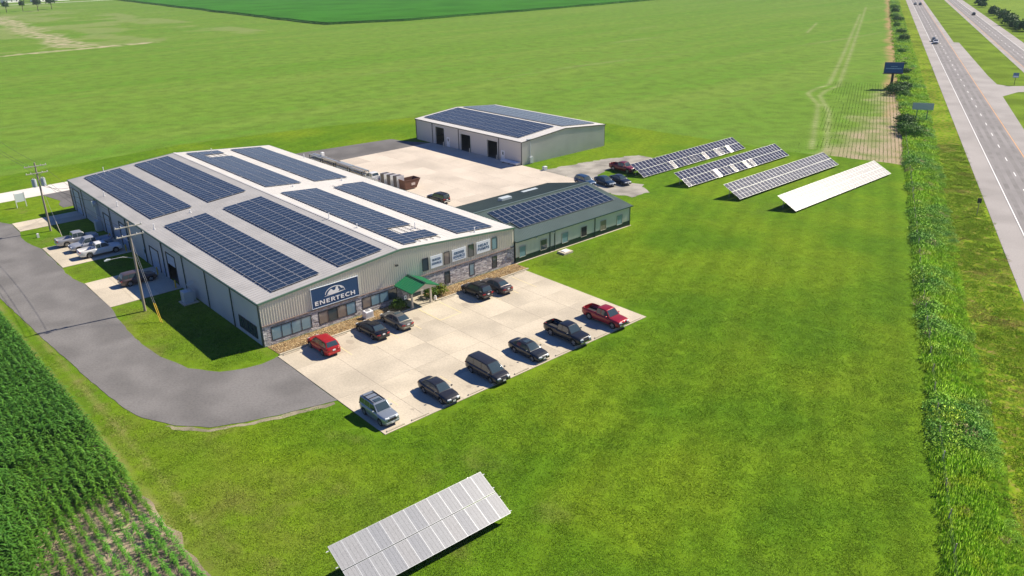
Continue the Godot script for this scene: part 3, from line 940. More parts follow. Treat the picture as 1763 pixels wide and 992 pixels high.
func small_sign(x0: float, x1: float, y0: float, y1: float, words: Array, label: String, h: float, small := false) -> void:
	var s := thing("wall_sign", label, "sign", Vector3((x0 + x1) / 2, (y0 + y1) / 2, 0.05), 0, "white boards on the gable wall")
	var w := (x1 - x0) / 2; var k := (y1 - y0) / 2
	var b := MB.new()
	b.box(Vector3(-w, -k, 0.0), Vector3(w, k, 0.06))
	obj("board", b, M["sign_white"], s)
	text(s, words[0], h * 0.9, Vector3(0, 0.27, 0.072), w * 1.45, M["letter_blue"], 700)
	text(s, words[1], h * 0.9, Vector3(0, -0.22, 0.072), w * 1.66, M["letter_blue"], 700)
	if small:
		var l := MB.new()
		l.box(Vector3(-w * 0.72, -0.60, 0.06), Vector3(w * 0.72, -0.54, 0.07))
		obj("small_print", l, M["letter_blue"], s)

func portico() -> void:
	var o := thing("portico", "green gabled entrance canopy on two cream posts at the office door", "canopy", Vector3(19.1, 0, 0))
	for q in [-1, 1]:
		var b := MB.new()
		var e := Vector3(q * 2.05, 2.48, 0.06); var r := Vector3(0, 3.28, 0.06)
		var k := Vector3(0, 0, 3.75)
		var th := Vector3(0, -0.12, 0)
		if q > 0:
			b.quad(r + k, e + k, e, r)
			b.quad(e + k + th, r + k + th, r + th, e + th)
			b.quad(r + k + th, e + k + th, e + k, r + k)
			b.quad(e + k + th, e + th, e, e + k)
		else:
			b.quad(e + k, r + k, r, e)
			b.quad(r + k + th, e + k + th, e + th, r + th)
			b.quad(e + k + th, r + k + th, r + k, e + k)
			b.quad(e + th, e + k + th, e + k, e)
		obj("roof_slope", b, M["portico_green"], o)
		for i in 9:
			var m := MB.new()
			var z := 0.3 + i * 0.42
			m.bar(e + Vector3(0, 0.012, z), r + Vector3(0, 0.012, z), 0.03, 0.04)
			obj("seam", m, M["portico_green"], o)
		var p := MB.new()
		p.box(Vector3(q * 1.38 - 0.10, 0.09, 2.68), Vector3(q * 1.38 + 0.10, 2.6, 2.88))
		p.box(Vector3(q * 1.38 - 0.15, 0.09, 2.63), Vector3(q * 1.38 + 0.15, 0.35, 2.93))
		obj("post", p, M["post_cream"], o)
	var c := MB.new()
	c.bar(Vector3(0, 3.33, 0.06), Vector3(0, 3.33, 3.83), 0.22, 0.05)
	obj("ridge_cap", c, M["dark_green"], o)
	var g := MB.new()
	g.tri(Vector3(-1.9, 2.45, 3.70), Vector3(1.9, 2.45, 3.70), Vector3(0, 3.15, 3.70))
	g.tri(Vector3(1.9, 2.45, 3.60), Vector3(-1.9, 2.45, 3.60), Vector3(0, 3.15, 3.60))
	g.quad(Vector3(-1.9, 2.45, 3.60), Vector3(1.9, 2.45, 3.60), Vector3(1.9, 2.45, 3.70), Vector3(-1.9, 2.45, 3.70))
	obj("gable", g, M["post_cream"], o)

func annex() -> void:
	var o := thing("annex_building", "low office wing with green metal roof and dark green wainscot", "building")
	var x0 := W + 0.16; var x1 := 60.41; var zf := 0.19; var zb := -18.1; var e := 3.22; var r := 5.06; var zr := -8.95
	var f := MB.new()
	ribbed(f, Vector3(x0, 0, zf), Vector3.RIGHT, Vector3.BACK, x1 - x0, 0.84, func(_x): return e, 0.25, 0.035)
	obj("front_wall", f, mat("annex_metal", Color(0.68, 0.68, 0.60), 0.5), o)
	var w := MB.new()
	ribbed(w, Vector3(x0, 0, zf + 0.012), Vector3.RIGHT, Vector3.BACK, x1 - x0, 0.06, func(_x): return 0.86, 0.25, 0.035)
	obj("wainscot", w, M["dark_green"], o)
	var g := MB.new()
	ribbed(g, Vector3(x1, 0, zf), Vector3.FORWARD, Vector3.RIGHT, zf - zb, 0.0, func(x): return e + (r - e) * (1.0 - absf(zf - x - zr) / (zf - zr)), 0.25, 0.035)
	ribbed(g, Vector3(x1, 0, zb), Vector3.LEFT, Vector3.FORWARD, x1 - x0, 0.0, func(_x): return e, 0.25, 0.035)
	obj("end_and_rear_wall", g, M["annex_metal"], o)
	var ba := MB.new()
	ba.box(Vector3(x0 - 0.1, 0.0, zb - 0.1), Vector3(x1 + 0.14, 0.08, zf + 0.22))
	obj("footing", ba, M["concrete_1"], o)
	for q in [[zf + 0.32, 1.0], [zb - 0.32, -1.0]]:
		# roof slope with ribs from eave to ridge
		var b := MB.new()
		var sl: float = (r - e) / absf(zr - (zf if q[1] > 0 else zb))
		var ye: float = e - 0.32 * sl + 0.05
		var A := Vector3(x0 - 0.1, ye, q[0]); var B := Vector3(x1 + 0.28, ye, q[0]); var C := Vector3(x1 + 0.28, r + 0.05, zr); var D := Vector3(x0 - 0.1, r + 0.05, zr)
		var t := Vector3(0, -0.1, 0)
		if q[1] > 0:
			b.quad(A, B, C, D); b.quad(D + t, C + t, B + t, A + t); b.quad(A + t, B + t, B, A); b.quad(B + t, C + t, C, B)
		else:
			b.quad(B, A, D, C); b.quad(C + t, D + t, A + t, B + t); b.quad(B + t, A + t, A, B); b.quad(C + t, B + t, B, C)
		var x := x0
		while x < x1 + 0.25:
			b.bar(Vector3(x, ye + 0.015, q[0]), Vector3(x, r + 0.065, zr), 0.05, 0.05)
			x += 0.305
		obj("roof_slope", b, M["green_roof"], o)
	var rc := MB.new()
	rc.bar(Vector3(x0, r + 0.1, zr), Vector3(x1 + 0.3, r + 0.1, zr), 0.35, 0.05)
	obj("ridge_cap", rc, M["green_roof"], o)
	var gu := MB.new()
	gu.box(Vector3(x0, e - 0.10, zf + 0.30), Vector3(x1 + 0.3, e + 0.02, zf + 0.42))
	obj("gutter", gu, M["dark_green"], o)
	for x in [43.2, 44.15, 52.45, 60.3]:
		var d := MB.new()
		d.box(Vector3(x - 0.05, 0.1, zf + 0.05), Vector3(x + 0.05, e - 0.05, zf + 0.14))
		obj("downspout", d, M["dark_green"], o)
	for i in 6:
		window(o, Vector3([37.35, 41.35, 45.6, 49.5, 53.7, 57.35][i], 0.78, zf + 0.02), 0, 1.22, 1.45, 1, [["pale_glass", "glass", "pale_glass", "dark", "curtain_glass", "pale_glass"][i]], mat("window_tan", Color(0.50, 0.47, 0.40), 0.5))
	for x in [40.4, 43.7]:
		var l := MB.new()
		l.box(Vector3(x, 2.75, zf + 0.03), Vector3(x + 0.3, 2.92, zf + 0.22))
		obj("wall_lamp", l, M["white"], o)
	for q in [[45.6, -13.2, 2.0, 0.5], [52.5, -15.6, 3.2, 0.12]]:
		var u := MB.new()
		var yy: float = r - (r - e) * (zr - q[1]) / (zr - zb)
		u.box(Vector3(q[0], yy - 0.2, q[1] - 0.5), Vector3(q[0] + q[2], yy + q[3], q[1] + 0.5))
		obj("roof_unit", u, M["utility_grey"], o)

func warehouse() -> void:
	var x0 := 74.43; var x1 := 98.6; var z1 := -39.97; var z0 := -76.2; var e := 4.75; var r := 5.77
	var o := thing("warehouse", "pale metal warehouse with white solar roof and three open doorways", "building")
	var L := z1 - z0
	var holes := [[z1 + 68.85, 0, 0, 0]]
	holes = [[-65.5, -68.9, 3.95], [-56.25, -59.8, 3.65], [-47.4, -50.85, 3.65]]
	var hs := []
	for h in holes: hs.append([h[1] - z0, h[0] - z0, 0.0, h[2]])
	var west := MB.new()
	ribbed(west, Vector3(x0, 0, z0), Vector3.BACK, Vector3.LEFT, L, 0.0, func(_x): return e - 0.05, 0.305, 0.03, hs)
	obj("west_wall", west, mat("warehouse_wall", Color(0.60, 0.57, 0.54), 0.5), o)
	var gab := func(x): return e + (r - e) * (1.0 - absf(x - (x1 - x0) / 2) / ((x1 - x0) / 2)) - 0.06
	var s := MB.new()
	ribbed(s, Vector3(x0, 0, z1), Vector3.RIGHT, Vector3.BACK, x1 - x0, 0.0, gab, 0.305, 0.04)
	obj("south_wall", s, M["pale_metal"], o)
	var nb := MB.new()
	ribbed(nb, Vector3(x1, 0, z0), Vector3.LEFT, Vector3.FORWARD, x1 - x0, 0.0, gab, 0.305, 0.04)
	ribbed(nb, Vector3(x1, 0, z1), Vector3.FORWARD, Vector3.RIGHT, L, 0.0, func(_x): return e - 0.05, 0.305, 0.03)
	obj("north_and_east_wall", nb, M["pale_metal"], o)
	var fl := MB.new()
	fl.box(Vector3(x0 + 0.05, 0.0, z0 + 0.05), Vector3(x1 - 0.05, 0.07, z1 - 0.05))
	obj("floor", fl, M["interior"], o)
	for q in holes:
		var d := MB.new()
		for z in [q[0], q[1]]:
			d.box(Vector3(x0 - 0.06, 0.0, z - 0.08), Vector3(x0 + 0.25, q[2], z + 0.08))
		d.box(Vector3(x0 - 0.055, q[2], q[1] - 0.08), Vector3(x0 + 0.25, q[2] + 0.14, q[0] + 0.08))
		obj("door_frame", d, M["pale_metal"], o)
		var bo := MB.new()
		bo.tube([Vector3(x0 - 0.6, 0.0, q[0] + 0.25), Vector3(x0 - 0.6, 1.1, q[0] + 0.25)], [0.09, 0.09], 10)
		tag(obj("bollard", bo, M["post_cream"]), "pale bollard at a warehouse doorway", "bollard", "bollards at the warehouse doorways")
	man_door(o, Vector3(x0 - 0.02, 0.05, -64.6), -PI / 2, M["white"])
	man_door(o, Vector3(x0 - 0.02, 0.05, -46.2), -PI / 2, M["white"])
	var xm := (x0 + x1) / 2
	obj("west_roof", roof_sheet(x0 - 0.15, e, xm, r, z0 - 0.2, z1 + 0.2, 0.61, 0.05), M["white_roof"], o)
	obj("east_roof", roof_sheet(x1 + 0.15, e, xm, r, z0 - 0.2, z1 + 0.2, 0.61, 0.05), M["white_roof"], o)
	for z in [z0 - 0.22, z1 + 0.22]:
		var t := MB.new()
		t.bar(Vector3(x0 - 0.16, e - 0.07, z), Vector3(xm, r - 0.05, z), 0.05, 0.18)
		t.bar(Vector3(xm, r - 0.05, z), Vector3(x1 + 0.16, e - 0.07, z), 0.05, 0.18)
		obj("gable_trim", t, mat("slate_trim", Color(0.075, 0.08, 0.085), 0.5), o)
	for x in [x0 - 0.2, x1 + 0.2]:
		var t := MB.new()
		t.box(Vector3(x - 0.06, e - 0.16, z0 - 0.2), Vector3(x + 0.06, e - 0.04, z1 + 0.2))
		obj("gutter", t, M["slate_trim"], o)
	for z in [z0 + 0.06, -69.9, -60.35, -47.0, z1 - 0.06]:
		for x in [x0 - 0.1, x1 + 0.1]:
			var t := MB.new()
			t.box(Vector3(x - 0.05, 0.1, z - 0.06), Vector3(x + 0.05, e - 0.12, z + 0.06))
			obj("downspout", t, M["slate_trim"], o)
	var cb := MB.new()
	cb.box(Vector3(76.55, 0.3, z1 + 0.03), Vector3(76.65, 5.0, z1 + 0.13)); cb.box(Vector3(76.35, 0.15, z1 + 0.03), Vector3(77.1, 1.4, z1 + 0.38))
	cb.box(Vector3(75.9, 5.0, z1 - 0.3), Vector3(76.9, 5.06, z1 + 0.25))
	obj("meter_box", cb, M["utility_grey"], o)

# ---------------------------------------------------------------- solar arrays
func panel_mesh(w: float, l: float) -> ArrayMesh:
	# lies flat, w along x, l along z, frame on surface 0, cells on surface 1
	var b := MB.new()
	var f := 0.022
	b.box(Vector3(0, -0.02, 0), Vector3(f, 0.018, l)); b.box(Vector3(w - f, -0.02, 0), Vector3(w, 0.018, l))
	b.box(Vector3(f, -0.02, 0), Vector3(w - f, 0.017, f)); b.box(Vector3(f, -0.02, l - f), Vector3(w - f, 0.017, l))
	var m := b.mesh()
	var c := MB.new()
	c.quad(Vector3(f, 0.012, l - f), Vector3(w - f, 0.012, l - f), Vector3(w - f, 0.012, f), Vector3(f, 0.012, f))
	c.quad(Vector3(f, -0.012, f), Vector3(w - f, -0.012, f), Vector3(w - f, -0.012, l - f), Vector3(f, -0.012, l - f))
	var a := []
	a.resize(Mesh.ARRAY_MAX)
	a[Mesh.ARRAY_VERTEX] = c.v; a[Mesh.ARRAY_NORMAL] = c.n; a[Mesh.ARRAY_TEX_UV] = c.u
	m.add_surface_from_arrays(Mesh.PRIMITIVE_TRIANGLES, a)
	return m

# cells: u across the short side (6), v along the long side (12), pale gap across the middle
func cell_material(key: String, cell: Color, line: Color, gap: Color, rough: float, spec := 0.5) -> StandardMaterial3D:
	var im := Image.create(96, 192, false, Image.FORMAT_RGB8)
	im.fill(line.linear_to_srgb())
	for i in 6:
		for j in 12:
			var k := rng.randf_range(0.92, 1.08)
			var yy := j * 16 + (-1 if j < 6 else 1)
			im.fill_rect(Rect2i(i * 16 + 1, maxi(yy + 1, 0), 14, 14), (cell * k).linear_to_srgb())
	im.fill_rect(Rect2i(0, 93, 96, 5), gap.linear_to_srgb())
	im.generate_mipmaps()
	var m := mat(key, Color.WHITE, rough, 0.0, spec)
	m.albedo_texture = ImageTexture.create_from_image(im)
	return m

func roof_array(label: String, org: Vector3, along: Vector3, down: Vector3, rows: int, cols: int, missing, mesh: ArrayMesh, mats: Array, across: float, pitch: float, parent_group: String) -> Node3D:
	# along: direction in which rows repeat; down: direction of the panels' long side
	var o := thing("solar_array", label, "solar array", org, 0, parent_group)
	var up := down.cross(along).normalized()
	var bas := Basis(along, up, down)
	var shift := Vector3.ZERO
	if up.y < 0:
		up = -up
		bas = Basis(-along, up, down)
		shift = along * 0.99
	var rail := MB.new()
	for c in cols:
		for q in [0.45, 1.5]:
			var p: Vector3 = down * (c * across + q)
			rail.bar(p - up * 0.06, p + along * (rows * pitch) - up * 0.06, 0.045, 0.05)
	obj("mounting_rail", rail, M["dark_trim"], o)
	for i in rows:
		for c in cols:
			if missing != null and missing.call(i, c): continue
			var p := MeshInstance3D.new()
			p.name = "solar_panel"
			p.mesh = mesh
			o.add_child(p, true)
			p.transform = Transform3D(bas, along * (i * pitch) + down * (c * across) + shift)
			p.set_surface_override_material(0, M["frame_metal"])
			p.set_surface_override_material(1, mats[rng.randi() % mats.size()])
	return o

func roof_arrays() -> void:
	var cells := []
	for i in 4:
		cells.append(cell_material("cells_%d" % i, Color(0.013 + 0.002 * i, 0.023 + 0.003 * i, 0.042 + 0.005 * i), Color(0.026, 0.04, 0.066), Color(0.12, 0.15, 0.19), 0.14))
	var mesh := panel_mesh(0.99, 1.95)
	var sl := (RIDGE - EAVE) / (W / 2)
	var west := Vector3(1, sl, 0).normalized(); var east := Vector3(1, -sl, 0).normalized()
	var none = null
	var gp := "arrays on the office roof"
	var at := func(x, z): return Vector3(x, roofline(x) + 0.16, z)
	var acr := 2.01; var pt := 1.02
	roof_array("dark blue solar array on grey roof directly above the company sign", at.call(2.3, -34.0), Vector3.BACK, west, 32, 3, func(i, c): return i == 0 and c == 0 and false, mesh, cells, acr, pt, gp)
	roof_array("dark blue solar array on grey roof beside the ridge at the sign end", at.call(10.75, -33.9), Vector3.BACK, west, 32, 3, none, mesh, cells, acr, pt, gp)
	roof_array("dark blue solar array on grey roof along the eave above the parked pickups", at.call(2.17, -71.3), Vector3.BACK, west, 32, 3, none, mesh, cells, acr, pt, gp)
	roof_array("dark blue solar array on grey roof beside the ridge at the rear end", at.call(10.55, -71.2), Vector3.BACK, west, 32, 3, none, mesh, cells, acr, pt, gp)
	roof_array("notched solar array on white roof beside the ridge at the rear end", at.call(19.72, -71.0), Vector3.BACK, east, 32, 3, func(i, c): return i >= 3 and i < 6 and c > 0, mesh, cells, acr, pt, gp)
	roof_array("solar array on white roof along the yard eave at the rear end", at.call(28.05, -71.0), Vector3.BACK, east, 32, 3, none, mesh, cells, acr, pt, gp)
	roof_array("notched solar array on white roof beside the ridge above the white wall boards", at.call(19.75, -33.7), Vector3.BACK, east, 32, 3, func(i, c): return (c > 0 and i >= 25 and i < 28) or (c > 0 and i == 31), mesh, cells, acr, pt, gp)
	roof_array("solar array on white roof along the yard eave nearest the green annex", at.call(28.3, -34.1), Vector3.BACK, east, 32, 3, func(i, c): return i == 0 and c == 0, mesh, cells, acr, pt, gp)
	# annex: rows run along x, panels point down the slope
	var sa := (5.06 - 3.22) / 9.14
	var dn := Vector3(0, -sa, 1).normalized()
	roof_array("solar array with bright frames on the green annex roof", Vector3(38.75, 5.06 + 0.19 - 0.0 + (-8.05 + 8.95) * -sa, -8.05), Vector3.RIGHT, dn, 20, 3, func(i, c): return i == 0 and c == 2, mesh, [cells[0], cells[1]], 2.0, 1.035, "")
	# warehouse
	var e := 4.75; var r := 5.77; var hw := 12.085
	var ws := (r - e) / hw
	roof_array("solar array covering the yard-facing slope of the warehouse roof", Vector3(76.0, e + ws * (76.0 - 74.43) + 0.17, -75.1), Vector3.BACK, Vector3(1, ws, 0).normalized(), 32, 5, none, mesh, cells, 2.0, 1.02, "arrays on the warehouse roof")
	roof_array("solar array covering the far slope of the warehouse roof", Vector3(87.3, r - ws * (87.3 - 86.515) + 0.17, -75.1), Vector3.BACK, Vector3(1, -ws, 0).normalized(), 33, 5, none, mesh, cells, 2.0, 1.02, "arrays on the warehouse roof")

func ground_arrays() -> void:
	var plain := cell_material("ground_cells", Color(0.028, 0.032, 0.062), Color(0.06, 0.065, 0.10), Color(0.45, 0.46, 0.50), 0.13)
	# the same cells under glass of a rougher finish
	var prism := plain.duplicate() as StandardMaterial3D
	prism.roughness = 0.34
	var matt := plain.duplicate() as StandardMaterial3D
	matt.roughness = 0.19
	var clear := thin_film()
	var mesh := panel_mesh(0.99, 1.95)
	var down := Vector3(0, -0.47, 0.883).normalized()
	var info := [
		[Vector3(83.5, 2.13, -19.6), 32, "ground solar array standing over the red pickup", {}],
		[Vector3(83.8, 2.2, -9.55), 32, "ground solar array with scattered panels tilted to glare in its lower row", {}],
		[Vector3(83.1, 2.3, 1.45), 32, "evenly dark ground solar array beside the glaring one", {}],
		[Vector3(83.75, 2.2, 11.35), 32, "ground solar array glaring white in the sun beside the open lawn", {}],
	]
	for k in 4:
		var q = info[k]
		var top: Vector3 = q[0]
		var o := roof_array(q[2], top, Vector3.RIGHT, down, q[1], 2, null, mesh, [plain], 2.0, 1.035, "solar arrays standing on the lawn")
		var n := 0
		for p in o.get_children():
			if not String(p.name).begins_with("solar_panel"): continue
			var i := n / 2; var c := n % 2
			n += 1
			var m: Material = [plain, plain, matt, prism][k]
			var glare_tilted := (k == 0 and c == 1 and i in [0, 8, 9, 13, 15, 16, 19, 23, 24, 25, 27]) or (k == 1 and c == 1 and i in [0, 1, 8, 9, 12, 14, 18, 19, 20])
			if glare_tilted:  # tilt added to these panels so that the sun glares off them
				var mid: Vector3 = p.transform * Vector3(0.5, 0, 0.98)
				p.transform = Transform3D(Basis(Vector3.RIGHT, rng.randf_range(0.03, 0.12)) * Basis(down, rng.randf_range(0.02, 0.10)), Vector3.ZERO) * Transform3D(p.transform.basis, Vector3.ZERO)
				p.position = mid - p.transform.basis * Vector3(0.5, 0, 0.98) + Vector3(0, 0.05, 0)
			(p as MeshInstance3D).set_surface_override_material(1, m)
		array_legs(o, 33.1, down, 6, top.y)
	var o5 := roof_array("silvery see-through solar array near the maize field", Vector3(-12.5, 2.65, 36.2), Vector3(1, 0, 0.04).normalized(), down, 13, 2, null, mesh, clear, 2.01, 0.995, "")
	array_legs(o5, 12.9, down, 3, 2.65)
	for x in [-0.14, 13.0]:
		for q in [0.25, 1.55, 2.4, 3.75]:
			var b := MB.new()
			var p: Vector3 = down * q + Vector3(x, 0.06 * 0 + x * 0.0, x * 0.04)
			b.bar(p - Vector3(0.12, 0.08, 0), p + Vector3(0.12, -0.08, 0), 0.05, 0.05)
			obj("rail_end", b, M["white"], o5)

func array_legs(o: Node3D, length: float, down: Vector3, n: int, top: float) -> void:
	for i in n:
		var x := 1.0 + (length - 2.0) * i / (n - 1)
		for q in [0.7, 3.2]:
			var p: Vector3 = down * q + Vector3(x, -0.12, 0)
			var b := MB.new()
			b.tube([Vector3(p.x, -top, p.z), p], [0.06, 0.06], 8)
			obj("support_post", b, M["galvanised"], o)
		var br := MB.new()
		br.bar(down * 0.2 + Vector3(x, -0.14, 0), down * 3.8 + Vector3(x, -0.14, 0), 0.08, 0.10)
		br.bar(down * 3.2 + Vector3(x, -0.12 - top * 0.0, 0) + Vector3(0, -0.3, 0), down * 1.2 + Vector3(x, -0.16, 0), 0.05, 0.05)
		obj("cross_beam", br, M["galvanised"], o)

func thin_film() -> Array:
	# silvery modules: fine rows of small pale cells with dark ticks
	var r := []
	for v in 4:
		var im := Image.create(96, 192, false, Image.FORMAT_RGB8)
		var base: Color = [Color(0.34, 0.35, 0.365), Color(0.32, 0.33, 0.35), Color(0.30, 0.31, 0.335), Color(0.35, 0.355, 0.365)][v]
		im.fill(base.linear_to_srgb())
		for j in 48:
			for i in 24:
				var k := rng.randf()
				if k < 0.75:
					im.fill_rect(Rect2i(i * 4, j * 4 + 1, 3, 2), (base * rng.randf_range(0.45, 0.95)).linear_to_srgb())
		for i in [5, 13, 20]:
			for j in 24:
				im.fill_rect(Rect2i(i * 4 + rng.randi() % 2, j * 8, 4, 5), (base * rng.randf_range(0.35, 0.7)).linear_to_srgb())
		im.generate_mipmaps()
		var m := mat("thin_film_%d" % v, Color.WHITE, 0.34, 0.0, 0.5)
		m.albedo_texture = ImageTexture.create_from_image(im)
		r.append(m)
	return r

# ---------------------------------------------------------------- vehicles
# front points to +x; the origin is on the ground under the middle
func spec(kind: String) -> Dictionary:
	match kind:
		"sedan": return {"L": 4.85, "W": 1.82, "fo": 0.95, "wb": 2.78, "R": 0.33, "belt": 0.93, "roof": 1.46,
			"top": [[-2.43, 0.80], [-2.36, 0.98], [-1.75, 1.02], [-1.0, 0.96], [0.9, 0.93], [1.15, 0.93], [1.9, 0.84], [2.30, 0.70], [2.43, 0.58]],
			"cab": [-1.85, -1.05, 0.25, 1.12], "wr": 0.60, "posts": [-0.38], "clear": 0.22}
		"suv": return {"L": 4.60, "W": 1.86, "fo": 0.90, "wb": 2.66, "R": 0.36, "belt": 1.03, "roof": 1.66,
			"top": [[-2.30, 0.85], [-2.24, 1.05], [-1.9, 1.06], [0.8, 1.02], [1.1, 1.02], [1.8, 0.95], [2.18, 0.82], [2.30, 0.62]],
			"cab": [-2.18, -1.80, 0.35, 1.15], "wr": 0.66, "posts": [-1.25, -0.35], "clear": 0.26}
		"jeep": return {"L": 4.42, "W": 1.80, "fo": 0.82, "wb": 2.63, "R": 0.36, "belt": 1.06, "roof": 1.70,
			"top": [[-2.21, 0.9], [-2.18, 1.08], [-1.9, 1.08], [0.6, 1.06], [0.85, 1.06], [1.9, 1.0], [2.14, 0.95], [2.21, 0.72]],
			"cab": [-2.14, -2.0, 0.35, 0.92], "wr": 0.70, "posts": [-1.25, -0.35], "clear": 0.27}
		"van": return {"L": 5.15, "W": 1.98, "fo": 1.0, "wb": 3.05, "R": 0.34, "belt": 1.02, "roof": 1.74,
			"top": [[-2.57, 0.85], [-2.52, 1.04], [-2.2, 1.04], [1.2, 1.0], [1.5, 1.0], [2.1, 0.92], [2.45, 0.80], [2.57, 0.60]],
			"cab": [-2.48, -2.15, 0.75, 1.75], "wr": 0.72, "posts": [-1.2, 0.05], "clear": 0.22}
		"pickup": return {"L": 5.80, "W": 1.98, "fo": 0.98, "wb": 3.57, "R": 0.40, "belt": 1.14, "roof": 1.86,
			"top": [[-2.90, 1.12], [-2.88, 1.22], [-0.75, 1.22], [-0.6, 1.14], [1.1, 1.14], [1.35, 1.14], [2.4, 1.08], [2.78, 0.98], [2.90, 0.76]],
			"cab": [-0.72, -0.55, 0.75, 1.42], "wr": 0.70, "posts": [0.05], "clear": 0.36, "bed": [-2.80, -0.80]}
	return {}

func lerp_top(a: Array, x: float) -> float:
	for i in a.size() - 1:
		if x <= a[i + 1][0]:
			var t: float = clampf((x - a[i][0]) / (a[i + 1][0] - a[i][0]), 0, 1)
			return lerpf(a[i][1], a[i + 1][1], t)
	return a[-1][1]

func car_meshes(kind: String) -> Dictionary:
	if car_cache.has(kind): return car_cache[kind]
	var k := spec(kind)
	var L: float = k.L; var hw: float = k.W / 2; var R: float = k.R
	var xf: float = L / 2 - k.fo; var xr: float = xf - k.wb
	var bed: Array = k.get("bed", [])
	var r := {}
	# body shell
	var xs := []
	for i in 81: xs.append(-L / 2 + L * i / 80.0)
	for ax in [xf, xr]:
		for e in [-1, 1]:
			xs.append(ax + e * (R + 0.075)); xs.append(ax + e * (R + 0.065))
	if bed.size():
		for q in bed: xs.append(q - 0.004); xs.append(q + 0.004)
	xs.sort()
	var rings := []
	for x in xs:
		var e := maxf(0.0, (absf(x) - (L / 2 - 0.75)) / 0.75)
		var w: float = hw * (1.0 - 0.17 * pow(e, 2.4))
		var yb: float = k.clear + 0.10 * e * e
		for ax in [xf, xr]:
			var d := absf(x - ax)
			if d < R + 0.07:
				yb = maxf(yb, R + sqrt(pow(R + 0.07, 2) - d * d))
		var yt := lerp_top(k.top, x)
		var ys := yt - 0.13
		yb = minf(yb, ys - 0.03)
		var half := [Vector3(x, yb, w - 0.07), Vector3(x, lerpf(yb, ys, 0.18), w - 0.012), Vector3(x, lerpf(yb, ys, 0.5), w), Vector3(x, lerpf(yb, ys, 0.82), w - 0.015), Vector3(x, ys, w - 0.045), Vector3(x, yt - 0.03, w - 0.11)]
		if bed.size() and x > bed[0] and x < bed[1]:
			half.append_array([Vector3(x, yt, w - 0.13), Vector3(x, yt - 0.02, w - 0.19), Vector3(x, 0.72, w - 0.20), Vector3(x, 0.70, 0.0)])
		else:
			half.append_array([Vector3(x, yt, w - 0.22), Vector3(x, yt + 0.012, w * 0.62), Vector3(x, yt + 0.025, w * 0.32), Vector3(x, yt + 0.03, 0.0)])
		var ring := []
		for q in half: ring.append(q)
		for i in range(half.size() - 2, -1, -1): ring.append(Vector3(half[i].x, half[i].y, -half[i].z))
		rings.append(ring)
	var b := MB.new()
	b.grid(rings, false)
	for i in [0, rings.size() - 1]:
		var ring: Array = rings[i]
		for j in ring.size() - 1:
			var c := Vector3(ring[0].x + (-0.03 if i == 0 else 0.03), 0.62, 0)
			if i == 0: b.tri(c, ring[j + 1], ring[j])
			else: b.tri(c, ring[j], ring[j + 1])
	r.body = b.mesh()
	# cabin
	var c: Array = k.cab
	var cab := MB.new()
	var cr := []
	var cx := []
	for i in 9: cx.append(lerpf(c[0], c[1], i / 8.0))
	for i in range(1, 9): cx.append(lerpf(c[1], c[2], i / 8.0))
	for i in range(1, 9): cx.append(lerpf(c[2], c[3], i / 8.0))
	var wb := hw - 0.13
	var roof_y := func(x: float) -> float:
		var base := lerp_top(k.top, x) - 0.02
		if x < c[1]: return lerpf(base, k.roof - 0.03, pow((x - c[0]) / (c[1] - c[0]), 0.85))
		if x > c[2]: return lerpf(base, k.roof - 0.03, pow((c[3] - x) / (c[3] - c[2]), 0.88))
		var t: float = (x - c[1]) / (c[2] - c[1])
		return k.roof - 0.03 + sin(t * PI) * 0.035
	for x in cx:
		var y0 := lerp_top(k.top, x) - 0.05
		var y1: float = maxf(roof_y.call(x), y0 + 0.02)
		var f: float = clampf((y1 - y0) / (k.roof - y0), 0, 1)
		var wt: float = lerpf(wb, k.wr, f)
		var half := [Vector3(x, y0, wb), Vector3(x, lerpf(y0, y1, 0.45), lerpf(wb, wt, 0.45)), Vector3(x, lerpf(y0, y1, 0.88), lerpf(wb, wt, 0.88)), Vector3(x, lerpf(y0, y1, 0.96), wt - 0.015), Vector3(x, y1, wt - 0.10), Vector3(x, y1 + 0.015, wt * 0.45), Vector3(x, y1 + 0.02, 0)]
		var ring := []
		for q in half: ring.append(q)
		for i in range(half.size() - 2, -1, -1): ring.append(Vector3(half[i].x, half[i].y, -half[i].z))
		cr.append(ring)
	cab.grid(cr, false)
	r.cabin = cab.mesh()
	# glass follows the cabin surface, a little proud of it
	var glass := func(xa: float, xb: float) -> MB:
		var g := MB.new()
		var rows := []
		for i in 7:
			var x := lerpf(xa, xb, i / 6.0)
			var y0 := lerp_top(k.top, x) - 0.05
			var y1: float = maxf(roof_y.call(x), y0 + 0.02)
			var f: float = clampf((y1 - y0) / (k.roof - y0), 0, 1)
			var wt: float = lerpf(wb, k.wr, f)
			var row := []
			for z in [-1.0, -0.5, 0.0, 0.5, 1.0]:
				row.append(Vector3(x, y1 + 0.02 + 0.014 - 0.012 * absf(z), z * (wt - 0.11)))
			rows.append(row)
		g.grid(rows, xb > xa)
		var fl := MB.new()
		fl.v = g.v; fl.n = g.n; fl.c = g.c; fl.u = g.u
		for i in fl.n.size():
			if fl.n[i].y < 0: fl.n[i] = -fl.n[i]
		return fl
	r.windscreen = glass.call(lerpf(c[3], c[2], 0.06), lerpf(c[3], c[2], 0.93)).mesh()
	r.rear_window = glass.call(lerpf(c[0], c[1], 0.12), lerpf(c[0], c[1], 0.92)).mesh()
	var side := []
	var marks := [lerpf(c[0], c[1], 0.55)]
	for q in k.posts: marks.append(q)
	marks.append(lerpf(c[3], c[2], 0.28))
